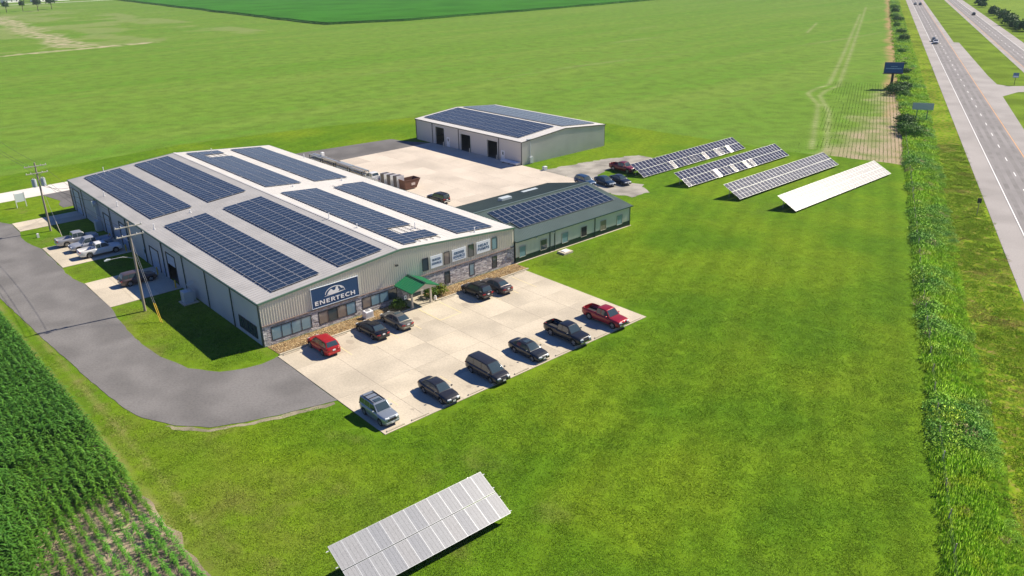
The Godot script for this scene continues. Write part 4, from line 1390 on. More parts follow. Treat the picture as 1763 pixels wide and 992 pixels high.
	for i in marks.size() - 1:
		for s in [1.0, -1.0]:
			var g := MB.new()
			var xa: float = marks[i] + 0.05; var xb: float = marks[i + 1] - 0.05
			var n := 6
			for j in n:
				var q := []
				for x in [lerpf(xa, xb, float(j) / n), lerpf(xa, xb, float(j + 1) / n)]:
					var y0 := lerp_top(k.top, x) - 0.05
					var y1: float = maxf(roof_y.call(x), y0 + 0.02)
					var f: float = clampf((y1 - y0) / (k.roof - y0), 0, 1)
					var wt: float = lerpf(wb, k.wr, f)
					q.append([Vector3(x, lerpf(y0, y1, 0.14), (lerpf(wb, wt, 0.14) + 0.012) * s), Vector3(x, lerpf(y0, y1, 0.86), (lerpf(wb, wt, 0.86) + 0.012) * s)])
				if s > 0: g.quad(q[0][0], q[1][0], q[1][1], q[0][1])
				else: g.quad(q[1][0], q[0][0], q[0][1], q[1][1])
			side.append(g.mesh())
	r.side = side
	var un := MB.new()
	un.box(Vector3(-L / 2 + 0.25, k.clear - 0.03, -hw + 0.16), Vector3(L / 2 - 0.25, minf(0.68, k.belt - 0.3), hw - 0.16))
	r.underbody = un.mesh()
	var ty := MB.new()
	ty.tube([Vector3(0, 0, -0.11), Vector3(0, 0, -0.09), Vector3(0, 0, 0.09), Vector3(0, 0, 0.11)], [R - 0.04, R, R, R - 0.04], 20)
	r.tyre = ty.mesh()
	var ri := MB.new()
	ri.tube([Vector3(0, 0, -0.116), Vector3(0, 0, 0.116)], [R * 0.62, R * 0.62], 16)
	ri.tube([Vector3(0, 0, -0.13), Vector3(0, 0, 0.13)], [R * 0.18, R * 0.18], 8)
	r.rim = ri.mesh()
	var sp := MB.new()
	for i in 5:
		var a := TAU * i / 5.0
		var d := Vector3(cos(a), sin(a), 0)
		var e := Vector3(-sin(a), cos(a), 0)
		sp.quad(d * R * 0.22 - e * 0.02 + Vector3(0, 0, 0.119), d * R * 0.55 - e * 0.055 + Vector3(0, 0, 0.119), d * R * 0.55 + e * 0.055 + Vector3(0, 0, 0.119), d * R * 0.22 + e * 0.02 + Vector3(0, 0, 0.119))
		sp.quad(d * R * 0.22 + e * 0.02 + Vector3(0, 0, -0.119), d * R * 0.55 + e * 0.055 + Vector3(0, 0, -0.119), d * R * 0.55 - e * 0.055 + Vector3(0, 0, -0.119), d * R * 0.22 - e * 0.02 + Vector3(0, 0, -0.119))
	r.slots = sp.mesh()
	r.wheels = [Vector3(xf, R, hw - 0.13), Vector3(xf, R, -hw + 0.13), Vector3(xr, R, hw - 0.13), Vector3(xr, R, -hw + 0.13)]
	var hl := MB.new()
	hl.slab(Vector3(-0.10, -0.07, -0.20), Vector3(0.10, 0.08, 0.20), 0.04)
	r.lamp = hl.mesh()
	var mi := MB.new()
	mi.tube([Vector3(0, 0, -0.10), Vector3(0, 0, -0.05), Vector3(0, 0, 0.06), Vector3(0, 0, 0.11)], [0.03, 0.085, 0.09, 0.04], 8)
	r.mirror = mi.mesh()
	var pt := MB.new()
	pt.box(Vector3(-0.02, -0.08, -0.16), Vector3(0.02, 0.08, 0.16))
	r.plate = pt.mesh()
	var gr := MB.new()
	gr.box(Vector3(-0.05, -0.10, -0.45), Vector3(0.05, 0.10, 0.45))
	r.grille = gr.mesh()
	var bm := MB.new()
	bm.slab(Vector3(-0.09, -0.11, -hw + 0.22), Vector3(0.09, 0.11, hw - 0.22), 0.05)
	r.bumper = bm.mesh()
	car_cache[kind] = r
	return r

func car(called: String, kind: String, paint: Color, label: String, at: Vector3, turn: float, group := "", opt := {}) -> Node3D:
	var k := spec(kind)
	var m := car_meshes(kind)
	var o := thing(called, label, opt.get("category", "car"), at, turn, group)
	var pm := mat("paint_%s" % paint.to_html(), paint, 0.32, opt.get("metal", 0.2), 0.4)
	pm.clearcoat_enabled = true; pm.clearcoat = 0.6; pm.clearcoat_roughness = 0.03
	var body := obj("body", m.body, pm, o)
	obj("cabin", m.cabin, pm if not opt.get("dark_roof", false) else M["dark"], o)
	obj("windscreen", m.windscreen, M["car_glass"], o)
	obj("rear_window", m.rear_window, M["car_glass"], o)
	for s in m.side: obj("side_window", s, M["car_glass"], o)
	obj("underbody", m.underbody, M["dark"], o)
	for w in m.wheels:
		var t := obj("wheel", m.tyre, M["rubber"], o)
		t.position = w
		var ri := obj("rim", m.rim, M["rim"], t)
		obj("rim_slots", m.slots, M["dark"], t)
	var L: float = k.L; var hw: float = k.W / 2
	var hy := lerp_top(k.top, L / 2 - 0.10) - 0.06
	var ry := lerp_top(k.top, -L / 2 + 0.05) - 0.16
	for s in [-1, 1]:
		var h := obj("headlight", m.lamp, M["clear_lamp"], o)
		h.position = Vector3(L / 2 - 0.09, hy, s * (hw - 0.40))
		h.rotation.y = s * -0.35
		var t := obj("taillight", m.lamp, M["red_lamp"], o)
		t.position = Vector3(-L / 2 + 0.08, ry, s * (hw - 0.32))
		t.rotation.y = s * 0.35
		var mi := obj("mirror", m.mirror, pm if not opt.get("black_mirrors", false) else M["dark"], o)
		mi.position = Vector3(k.cab[3] - 0.32, k.belt + 0.13, s * (hw + 0.07))
	var g := obj("grille", m.grille, M["dark"], o)
	g.position = Vector3(L / 2 + 0.0, hy - 0.14, 0)
	for q in [[-L / 2 - 0.03, 0.80 if kind != "pickup" else 0.66], [L / 2 + 0.04, 0.45]]:
		var p := obj("licence_plate", m.plate, M["white"], o)
		p.position = Vector3(q[0], q[1], 0)
	for q in [L / 2 - 0.04, -L / 2 + 0.04]:
		var bp := obj("bumper", m.bumper, M["chrome"] if kind == "pickup" else pm if not opt.get("dark_bumper", false) else M["dark"], o)
		bp.position = Vector3(q, 0.46 if kind != "pickup" else 0.60, 0)
	if kind == "jeep" or opt.get("rails", false):
		for s in [-1, 1]:
			var b := MB.new()
			b.bar(Vector3(k.cab[1] + 0.15, k.roof + 0.05, s * 0.58), Vector3(k.cab[2] - 0.15, k.roof + 0.05, s * 0.58), 0.05, 0.05)
			obj("roof_rail", b, M["dark"], o)
		for x in [k.cab[1] + 0.55, k.cab[1] + 1.25]:
			var b := MB.new()
			b.bar(Vector3(x, k.roof + 0.06, -0.58), Vector3(x, k.roof + 0.06, 0.58), 0.05, 0.04)
			obj("cross_bar", b, M["dark"], o)
	if opt.get("sunroof", false):
		var b := MB.new()
		b.slab(Vector3(k.cab[2] - 0.75, k.roof - 0.02, -0.38), Vector3(k.cab[2] - 0.22, k.roof + 0.045, 0.38), 0.02)
		obj("sunroof", b, M["car_glass"], o)
	if kind == "pickup":
		var b := MB.new()
		b.box(Vector3(-2.78, 0.72, -0.76), Vector3(-0.82, 0.735, 0.76))
		obj("bed_liner", b, M["dark"], o)
	return o

func parked_cars() -> void:
	mat("car_glass", Color(0.045, 0.068, 0.080), 0.04, 0.0, 1.0)
	var S := PI / 2
	var g1 := "cars parked along the lawn edge"; var g2 := "cars parked facing the office"
	var y := 0.086
	car("parked_car", "jeep", Color(0.33, 0.37, 0.41), "boxy silver blue SUV with roof rails at the lot corner", Vector3(1.3, y, 20.9), -S, g1, {"sunroof": true, "metal": 0.5})
	car("parked_car", "sedan", Color(0.034, 0.035, 0.040), "dark grey sedan between the boxy silver SUV and the minivan", Vector3(7.65, y, 21.55), -S, g1, {"metal": 0.4})
	car("parked_car", "van", Color(0.036, 0.037, 0.042), "charcoal minivan parked nose to the lawn", Vector3(13.65, y, 21.7), -S, g1, {"metal": 0.4})
	car("parked_car", "sedan", Color(0.034, 0.038, 0.043), "slate grey sedan with sunroof between minivan and black pickup", Vector3(19.7, y, 21.25), -S, g1, {"sunroof": true, "metal": 0.4})
	car("pickup_truck", "pickup", Color(0.014, 0.016, 0.021), "black pickup truck with empty bed beside the lawn", Vector3(25.4, y, 21.3), -S, g1, {"category": "pickup"})
	car("pickup_truck", "pickup", Color(0.30, 0.010, 0.020), "dark red pickup truck with black bed at the lot's end", Vector3(31.55, y, 21.35), -S, g1, {"category": "pickup"})
	car("parked_car", "suv", Color(0.42, 0.012, 0.012), "bright red SUV parked nose to the office under the sign", Vector3(4.45, y, 5.05), S, g2)
	car("parked_car", "sedan", Color(0.010, 0.010, 0.013), "glossy black sedan beside the silver gold sedan", Vector3(10.4, y, 5.4), S, g2)
	car("parked_car", "sedan", Color(0.20, 0.19, 0.165), "silver gold sedan with sunroof beside the entrance shrubs", Vector3(13.8, y, 5.2), S, g2, {"sunroof": true, "metal": 0.5})
	car("parked_car", "suv", Color(0.020, 0.018, 0.020), "black SUV parked nose to the mulch bed", Vector3(25.95, y, 4.95), S, g2, {"rails": true})
	car("parked_car", "sedan", Color(0.085, 0.072, 0.070), "brownish grey sedan beside the black SUV", Vector3(28.8, y, 5.3), S, g2, {"metal": 0.4})
	var g3 := "pickups parked at the workshop doors"
	car("pickup_truck", "pickup", Color(0.40, 0.41, 0.43), "silver pickup truck nose to the workshop, furthest up the apron", Vector3(-4.9, y, -52.9), 0.0, g3, {"category": "pickup", "metal": 0.4})
	car("pickup_truck", "pickup", Color(0.42, 0.44, 0.47), "silver pickup truck backed in between the other two pickups", Vector3(-4.0, y, -49.0), PI, g3, {"category": "pickup", "metal": 0.4})
	car("pickup_truck", "pickup", Color(0.72, 0.72, 0.72), "white pickup truck nose to the workshop with dark bed", Vector3(-3.85, y, -45.2), 0.0, g3, {"category": "pickup", "metal": 0.0})
	car("parked_car", "suv", Color(0.105, 0.075, 0.07), "brown SUV parked on the apron beside the utility pole", Vector3(-3.6, y, -29.75), 0.0, "", {"metal": 0.4})
	car("pickup_truck", "pickup", Color(0.18, 0.012, 0.018), "dark red pickup truck half under the ground solar array", Vector3(84.95, 0.06, -22.6), -S, "", {"category": "pickup"})
	var g4 := "cars parked beyond the green annex"
	car("parked_car", "suv", Color(0.02, 0.06, 0.14), "deep blue car furthest along the gravel, half hidden by the annex roof", Vector3(72.6, 0.09, -20.9), -S - 0.12, g4)
	car("parked_car", "sedan", Color(0.02, 0.045, 0.085), "navy car in the middle of the three on gravel", Vector3(75.4, 0.06, -18.6), -S - 0.2, g4)
	car("parked_car", "sedan", Color(0.015, 0.02, 0.035), "near-black sedan on the gravel's lawn side", Vector3(78.0, 0.06, -17.2), -S - 0.2, g4)
	car("parked_car", "jeep", Color(0.015, 0.016, 0.016), "black off-roader in the yard behind the office roof", Vector3(47.0, 0.08, -31.2), S + 0.1, "", {"black_mirrors": true})
	# highway traffic
	var back := atan2(-HT.z, HT.x) + PI
	car("highway_truck", "pickup", Color(0.70, 0.70, 0.70), "white pickup driving on the near carriageway", hwy(338, 82.2, 0.09), back, "", {"category": "pickup", "metal": 0.0})
	car("highway_car", "suv", Color(0.02, 0.02, 0.025), "black SUV close behind the white pickup on the highway", hwy(347, 81.9, 0.09), back)
	car("highway_car", "suv", Color(0.03, 0.03, 0.035), "dark SUV in the inner lane far up the highway", hwy(600, 85.2, 0.09), back, "far traffic")
	car("highway_car", "sedan", Color(0.03, 0.03, 0.03), "dark car in the outer lane far up the highway", hwy(604, 82.2, 0.09), back, "far traffic")
	car("highway_car", "suv", Color(0.015, 0.015, 0.02), "black SUV alone on the far carriageway", hwy(507, 110.6, 0.09), back + PI)

# ---------------------------------------------------------------- utility poles
func sag(a: Vector3, b: Vector3, drop: float, n := 14) -> Array:
	var r := []
	for i in n + 1:
		var t := float(i) / n
		r.append(a.lerp(b, t) - Vector3(0, drop * 4.0 * t * (1.0 - t), 0))
	return r

func wire_run(called: String, label: String, a: Vector3, b: Vector3, drop: float, r := 0.018) -> void:
	var p := sag(a, b, drop)
	var rad := []
	for q in p: rad.append(r)
	var m := MB.new()
	m.tube(p, rad, 5)
	tag(obj(called, m, M["wire"]), label, "cable", "overhead cables")

func pole(at: Vector3, h: float, label: String, cans: bool) -> Node3D:
	var o := thing("utility_pole", label, "utility pole", at)
	var b := MB.new()
	b.tube([Vector3(0, -0.2, 0), Vector3(0.03, h * 0.5, 0.1), Vector3(0.05, h, 0.25)], [0.17, 0.14, 0.11], 12)
	obj("pole", b, M["wood_pole"], o)
	for y in [h - 0.55, h - 1.65]:
		var c := MB.new()
		c.box(Vector3(-1.5, y - 0.06, 0.24), Vector3(1.6, y + 0.06, 0.36))
		var arm := obj("crossarm", c, M["bleached_wood"], o)
		for x in [-1.4, -0.8, 0.8, 1.5]:
			var i := MB.new()
			i.tube([Vector3(x, y + 0.06, 0.3), Vector3(x, y + 0.12, 0.3), Vector3(x, y + 0.22, 0.3)], [0.05, 0.06, 0.03], 8)
			obj("insulator", i, M["white"], arm)
	var br := MB.new()
	for s in [-1, 1]:
		br.bar(Vector3(s * 0.75, h - 1.68, 0.3), Vector3(0.05, h - 2.5, 0.15), 0.04)
	obj("arm_brace", br, M["galvanised"], o)
	if cans:
		for x in [-0.62, 0.62]:
			var t := MB.new()
			t.tube([Vector3(x, h - 3.75, 0.2), Vector3(x, h - 3.7, 0.2), Vector3(x, h - 2.6, 0.2), Vector3(x, h - 2.5, 0.2)], [0.30, 0.36, 0.36, 0.28], 16)
			var can := obj("transformer", t, M["utility_grey"], o)
			for q in [-0.12, 0.12]:
				var i := MB.new()
				i.tube([Vector3(x + q, h - 2.5, 0.2), Vector3(x + q, h - 2.25, 0.2)], [0.06, 0.04], 8)
				obj("bushing", i, M["bleached_wood"], can)
	return o

func utility_poles() -> void:
	var p1 := Vector3(-6.3, 0.03, -62.6); var p2 := Vector3(-6.2, 0.03, -19.5)
	pole(p1, 11.1, "wooden utility pole carrying two grey transformers", true)
	var o2 := pole(p2, 11.4, "wooden utility pole with a street lamp arm and guy wires", false)
	# lamp arm over the drive
	var a := MB.new()
	a.tube([Vector3(0, 6.9, 0.1), Vector3(-1.2, 7.35, 0.1), Vector3(-2.6, 7.4, 0.1)], [0.035, 0.035, 0.03], 8)
	var arm := obj("lamp_arm", a, M["galvanised"], o2)
	var l := MB.new()
	l.tube([Vector3(-2.55, 7.4, 0.1), Vector3(-2.9, 7.42, 0.1), Vector3(-3.25, 7.34, 0.1)], [0.07, 0.15, 0.08], 10)
	obj("lamp_head", l, M["utility_grey"], arm)
	# guy wires
	for q in [[p2 + Vector3(0.05, 9.6, 0.25), Vector3(-5.9, 0.03, -14.6)], [p2 + Vector3(0.05, 8.3, 0.2), Vector3(-6.0, 0.03, -14.9)], [p1 + Vector3(0, 8.6, 0.2), Vector3(-5.7, 0.03, -58.6)]]:
		var g := thing("guy_wire", "taut guy wire with yellow guard staying the utility pole with the lamp" if q[1].z > -40 else "taut guy wire staying the pole with transformers", "guy wire", q[1], 0, "guy wires")
		var d: Vector3 = q[0] - q[1]
		var w := MB.new()
		w.tube([Vector3.ZERO, d], [0.016, 0.016], 5)
		obj("strand", w, M["galvanised"], g)
		var s := MB.new()
		s.tube([Vector3.ZERO, d.normalized() * 2.4], [0.045, 0.045], 8)
		obj("guard", s, M["guard_yellow"] if q[1].z > -40 else M["post_cream"], g)
	for x in [-1.4, -0.8, 0.8]:
		wire_run("power_line", "overhead line strung between the two utility poles", p1 + Vector3(x, 10.75, 0.3), p2 + Vector3(x, 11.0, 0.3), 0.7)
		wire_run("power_line", "overhead line leaving the transformer pole past the rear road", p1 + Vector3(x, 10.75, 0.3), p1 + Vector3(x, 10.75, -55), 0.9)
	wire_run("service_cable", "cable from the transformer pole to the workshop wall", p1 + Vector3(0.6, 7.6, 0.2), Vector3(-0.15, 4.7, -57.3), 0.4, 0.03)
	wire_run("service_cable", "cable from the transformer pole to the workshop corner", p1 + Vector3(0.3, 7.4, 0.2), Vector3(-0.1, 4.4, -70.8), 0.4, 0.03)
	# padmounted transformer by the workshop wall
	var t := thing("pad_transformer", "grey green transformer cabinet on a concrete pad at the workshop wall", "transformer", Vector3(-1.2, 0.03, -18.4))
	var b := MB.new()
	b.slab(Vector3(-1.0, 0, -0.9), Vector3(0.9, 0.14, 0.9), 0.02)
	obj("pad", b, M["concrete_1"], t)
	b = MB.new()
	b.slab(Vector3(-0.7, 0.14, -0.6), Vector3(0.4, 1.6, 0.6), 0.05)
	obj("cabinet", b, M["utility_grey"], t)
	for i in 5:
		b = MB.new()
		b.box(Vector3(0.42, 0.3, -0.5 + i * 0.22), Vector3(0.75, 1.35, -0.44 + i * 0.22))
		obj("cooling_fin", b, M["utility_grey"], t)
	for i in 3:
		b = MB.new()
		b.tube([Vector3(0.0, 1.6, -0.35 + i * 0.35), Vector3(0.1, 2.2, -0.35 + i * 0.35), Vector3(0.9, 2.6, -0.35 + i * 0.35)], [0.06, 0.05, 0.04], 8)
		obj("cable_riser", b, M["utility_grey"], t)

# ---------------------------------------------------------------- small site things
func leaf_ball(rad: Vector3, n: int, size: float, cols: Array, sd: int, hollow := 0.55) -> MB:
	var r := RandomNumberGenerator.new()
	r.seed = sd
	var b := MB.new()
	var f := noise(sd, 1.1, 2)
	for i in n:
		var d := Vector3(r.randfn(), r.randfn(), r.randfn()).normalized()
		if d.y < -0.35: d.y *= -0.6
		d = d.normalized()
		var k := lerpf(hollow, 1.0, pow(r.randf(), 0.5)) * (1.0 + 0.7 * f.get_noise_3dv(d * 1.6))
		var p := Vector3(d.x * rad.x, d.y * rad.y, d.z * rad.z) * k
		var nn := (d + Vector3(r.randfn(), r.randfn(), r.randfn()) * 0.55).normalized()
		var s := nn.cross(Vector3(r.randfn(), r.randfn(), r.randfn())).normalized()
		var t := s.cross(nn)
		var q := size * r.randf_range(0.6, 1.4)
		b.col = (cols[0] as Color).lerp(cols[1], r.randf())
		var a := p - s * q - t * q * 0.3; var c := p + s * q - t * q * 0.3
		var tip := p + t * q * 1.2
		b.leaf(a, tip, c, nn)
		b.leaf(a, c, p - t * q * 1.1, nn)
	return b

func shrub(called: String, label: String, at: Vector3, rad: Vector3, n: int, size: float, cols: Array, sd: int, group := "") -> Node3D:
	var o := thing(called, label, "shrub", at, 0, group)
	var f := obj("foliage", leaf_ball(rad, n, size, cols, sd).mesh(true), M["leaf"], o)
	f.position.y = rad.y * 0.75
	var b := MB.new()
	for i in 4:
		var a := TAU * i / 4.0 + sd
		b.tube([Vector3(cos(a) * 0.05, -0.05, sin(a) * 0.05), Vector3(cos(a) * rad.x * 0.4, rad.y * 0.9, sin(a) * rad.z * 0.4)], [0.035, 0.012], 6)
	obj("stem", b, M["bark"], o)
	return o

func site_furniture() -> void:
	var mid := [Color(0.05, 0.12, 0.012), Color(0.12, 0.20, 0.025)]
	var gold := [Color(0.09, 0.16, 0.012), Color(0.24, 0.27, 0.03)]
	shrub("shrub", "rounded shrub in the portico's shadow beside the parking sign", Vector3(16.4, 0.07, 1.75), Vector3(0.95, 0.75, 0.8), 1500, 0.06, mid, 3)
	shrub("shrub", "green rounded shrub beside the right portico post", Vector3(21.35, 0.07, 1.5), Vector3(0.9, 0.85, 0.85), 1700, 0.06, mid, 4)
	shrub("shrub", "golden green shrub beside the green rounded one", Vector3(22.75, 0.07, 1.7), Vector3(0.85, 0.75, 0.8), 1500, 0.06, gold, 5)
	# air conditioner
	var o := thing("air_conditioner", "white boxy air conditioner in the mulch bed before the black sedan", "air conditioner", Vector3(12.45, 0.07, 1.25))
	var b := MB.new()
	b.slab(Vector3(-0.62, 0, -0.5), Vector3(0.62, 0.08, 0.5), 0.01)
	obj("pad", b, M["concrete_0"], o)
	b = MB.new()
	b.slab(Vector3(-0.52, 0.08, -0.4), Vector3(0.52, 0.88, 0.4), 0.05)
	obj("casing", b, M["white"], o)
	b = MB.new()
	b.tube([Vector3(0, 0.88, 0), Vector3(0, 0.92, 0)], [0.3, 0.3], 18)
	obj("fan_grille", b, M["galvanised"], o)
	for i in 7:
		b = MB.new()
		b.box(Vector3(-0.46, 0.16 + i * 0.09, 0.39), Vector3(0.46, 0.20 + i * 0.09, 0.415))
		obj("louvre", b, mat("louvre_grey", Color(0.55, 0.56, 0.57), 0.5), o)
	# accessible parking sign
	o = thing("parking_sign", "small white accessible parking sign on a post by the portico", "sign", Vector3(17.1, 0.07, 2.3))
	b = MB.new()
	b.tube([Vector3(0, 0, 0), Vector3(0, 1.75, 0)], [0.03, 0.03], 8)
	obj("post", b, M["dark_green"], o)
	b = MB.new()
	b.box(Vector3(-0.17, 1.25, 0.03), Vector3(0.17, 1.75, 0.05))
	obj("plate", b, M["sign_white"], o)
	b = MB.new()
	b.box(Vector3(-0.08, 1.4, 0.05), Vector3(0.08, 1.6, 0.056))
	obj("symbol", b, M["portico_green"], o)
	# ash urn at the post
	o = thing("ash_urn", "white ash urn beside the portico post", "urn", Vector3(21.25, 0.09, 2.6))
	b = MB.new()
	b.tube([Vector3.ZERO, Vector3(0, 0.05, 0), Vector3(0, 0.5, 0), Vector3(0, 0.56, 0)], [0.2, 0.22, 0.17, 0.08], 14)
	obj("bowl", b, M["white"], o)
	# wheel stops
	var ws := MB.new()
	ws.slab(Vector3(-0.95, 0, -0.08), Vector3(0.95, 0.12, 0.08), 0.03)
	var first := obj("wheel_stop", ws, M["concrete_0"])
	tag(first, "concrete wheel stop lying along the lawn edge of the lot", "wheel stop", "wheel stops along the lawn edge")
	var stops := [4.0, 7.6, 10.6, 13.6, 16.6, 19.6, 22.4, 25.3, 28.4, 31.5, 34.2]
	first.position = Vector3(1.3, 0.085, 23.55)
	for x in stops: dup(first, Vector3(x, 0.085, 23.55), 0)
	var second := dup(first, Vector3(1.5, 0.085, 3.3), 0, "concrete wheel stop lying before the planting bed")
	second.set_meta("group", "wheel stops along the office")
	for x in [4.4, 7.4, 10.4, 13.5, 22.7, 25.6, 28.6, 31.6, 34.5]:
		dup(second, Vector3(x, 0.085, 3.3), 0)
	# utility hatch by the annex
	o = thing("utility_hatch", "low concrete hatch with pale lid on the lawn by the annex", "hatch", Vector3(44.6, 0.03, 1.9))
	b = MB.new()
	b.slab(Vector3(-0.9, 0, -0.7), Vector3(0.9, 0.28, 0.7), 0.03)
	obj("base", b, M["concrete_1"], o)
	b = MB.new()
	b.slab(Vector3(-0.5, 0.28, -0.45), Vector3(0.5, 0.36, 0.45), 0.02)
	obj("lid", b, M["white"], o)
	# hydrant and pedestal on the islands
	o = thing("cable_pedestal", "small white cable pedestal on the grass by the drive", "pedestal", Vector3(-8.6, 0.03, -60.4))
	b = MB.new()
	b.slab(Vector3(-0.16, 0, -0.16), Vector3(0.16, 0.65, 0.16), 0.04)
	obj("case", b, M["white"], o)
	o = thing("drain_inlet", "grey box inlet beside the warehouse corner", "inlet", Vector3(74.9, 0.03, -33.9))
	b = MB.new()
	b.slab(Vector3(-0.4, 0, -0.3), Vector3(0.4, 0.8, 0.3), 0.05)
	obj("case", b, M["utility_grey"], o)
	# board sign by the rear road
	o = thing("site_sign", "white board on two posts on the grass by the rear road", "sign", Vector3(-6.4, 0.03, -81.2), 0.1)
	for x in [-0.75, 0.75]:
		b = MB.new()
		b.box(Vector3(x - 0.06, 0, -0.06), Vector3(x + 0.06, 2.6, 0.06))
		obj("post", b, M["white"], o)
	b = MB.new()
	b.box(Vector3(-0.7, 1.0, -0.04), Vector3(0.7, 2.45, 0.04))
	obj("board", b, M["sign_white"], o)
	# pallet with rails at the warehouse corner
	o = thing("pipe_stack", "stack of long pale pipes beside the warehouse door", "pipes", Vector3(73.7, 0.08, -42.6))
	for i in 10:
		b = MB.new()
		var row := i / 5; var c := i % 5
		b.tube([Vector3(-0.5 + c * 0.22 + row * 0.1, 0.25 + row * 0.2, -2.6), Vector3(-0.5 + c * 0.22 + row * 0.1, 0.25 + row * 0.2, 2.3)], [0.10, 0.10], 8)
		obj("pipe", b, M["white"], o)
	for z in [-1.8, 0.0, 1.6]:
		b = MB.new()
		b.box(Vector3(-0.7, 0, z), Vector3(0.7, 0.14, z + 0.12))
		obj("bearer", b, M["rust"], o)

func yard_things() -> void:
	# racks of pipe and coil along the office's yard side
	for k in 4:
		var o := thing("pipe_rack", ["grey rack of pipes at the rear asphalt end", "rack of bundled grey pipe beside the covered one", "rack with long dark pipes behind the office roof", "rack of mixed pipe ending near the white truck"][k], "pipe rack", Vector3(45.6, 0.08, -70.0 + k * 5.2))
		var b := MB.new()
		for x in [-0.8, 0.8]:
			for z in [-2.2, 2.2]:
				b.box(Vector3(x - 0.05, 0, z - 0.05), Vector3(x + 0.05, 1.9, z + 0.05))
		for y in [0.5, 1.2, 1.85]:
			for z in [-2.2, 2.2]:
				b.box(Vector3(-0.85, y - 0.05, z - 0.06), Vector3(0.85, y + 0.05, z + 0.06))
		obj("frame", b, M["dark_trim"], o)
		for i in 18:
			var p := MB.new()
			var lvl: float = [0.62, 1.32, 1.97][i / 6]
			var x := -0.65 + (i % 6) * 0.26
			p.tube([Vector3(x, lvl, -2.55 + rng.randf() * 0.3), Vector3(x, lvl, 2.3 + rng.randf() * 0.3)], [0.11, 0.11], 8)
			obj("pipe", p, M[["utility_grey", "galvanised", "bleached_wood", "wood_pole"][rng.randi() % 4]], o)
		if k == 0:
			var u := MB.new()
			u.slab(Vector3(0.2, 2.1, 0.6), Vector3(0.8, 2.75, 1.2), 0.05)
			obj("box", u, M["white"], o)
	# pallets of black-wrapped goods with white straps
	for k in 3:
		var o := thing("wrapped_pallet", ["dark wrapped pallet stack beside the white truck", "dark wrapped pallet stack between its neighbours", "dark wrapped pallet stack beside the rusty skip"][k], "pallet", Vector3(46.7 + k * 0.35, 0.08, -46.9 + k * 1.55))
		var b := MB.new()
		b.slab(Vector3(-0.75, 0.15, -0.65), Vector3(0.75, 2.3, 0.65), 0.05)
		obj("load", b, mat("dark_wrap", Color(0.10, 0.085, 0.085), 0.5), o)
		b = MB.new()
		b.box(Vector3(-0.72, 0, -0.62), Vector3(0.72, 0.14, 0.62))
		obj("base", b, M["bleached_wood"], o)
		for z in [-0.67, 0.60]:
			b = MB.new()
			b.box(Vector3(-0.78, 0.15, z), Vector3(0.78, 2.34, z + 0.08))
			obj("strap", b, M["white"], o)
	car("yard_truck", "pickup", Color(0.72, 0.72, 0.72), "white truck parked between pipe racks and wrapped pallets", Vector3(46.4, 0.08, -50.6), PI / 2, "", {"category": "truck", "metal": 0.0})
	# skip
	var o := thing("waste_skip", "rusty brown open waste skip with sloping end", "skip", Vector3(48.3, 0.08, -42.2))
	var b := MB.new()
	var lo := [Vector3(-1.2, 0.15, 1.0), Vector3(1.2, 0.15, 1.0), Vector3(1.2, 0.15, -1.0), Vector3(-1.2, 0.15, -1.0)]
	var hi := [Vector3(-1.3, 1.75, 1.05), Vector3(2.1, 1.75, 1.05), Vector3(2.1, 1.75, -1.05), Vector3(-1.3, 1.75, -1.05)]
	for i in 4:
		var j := (i + 1) % 4
		b.quad(lo[i], lo[j], hi[j], hi[i]); b.quad(lo[j] * 0.97 + Vector3(0, 0.02, 0), lo[i] * 0.97 + Vector3(0, 0.02, 0), hi[i] * Vector3(0.96, 1, 0.95), hi[j] * Vector3(0.96, 1, 0.95))
	b.quad(lo[0], lo[3], lo[2], lo[1])
	obj("bin", b, M["rust"], o)
	b = MB.new()
	for i in 4:
		b.bar(hi[i], hi[(i + 1) % 4], 0.10, 0.10)
	obj("rim", b, M["rust"], o)
	b = MB.new()
	b.box(Vector3(0.1, 0.75, 1.045), Vector3(0.9, 1.2, 1.075))
	obj("label_plate", b, mat("faded_label", Color(0.6, 0.5, 0.45), 0.7), o)

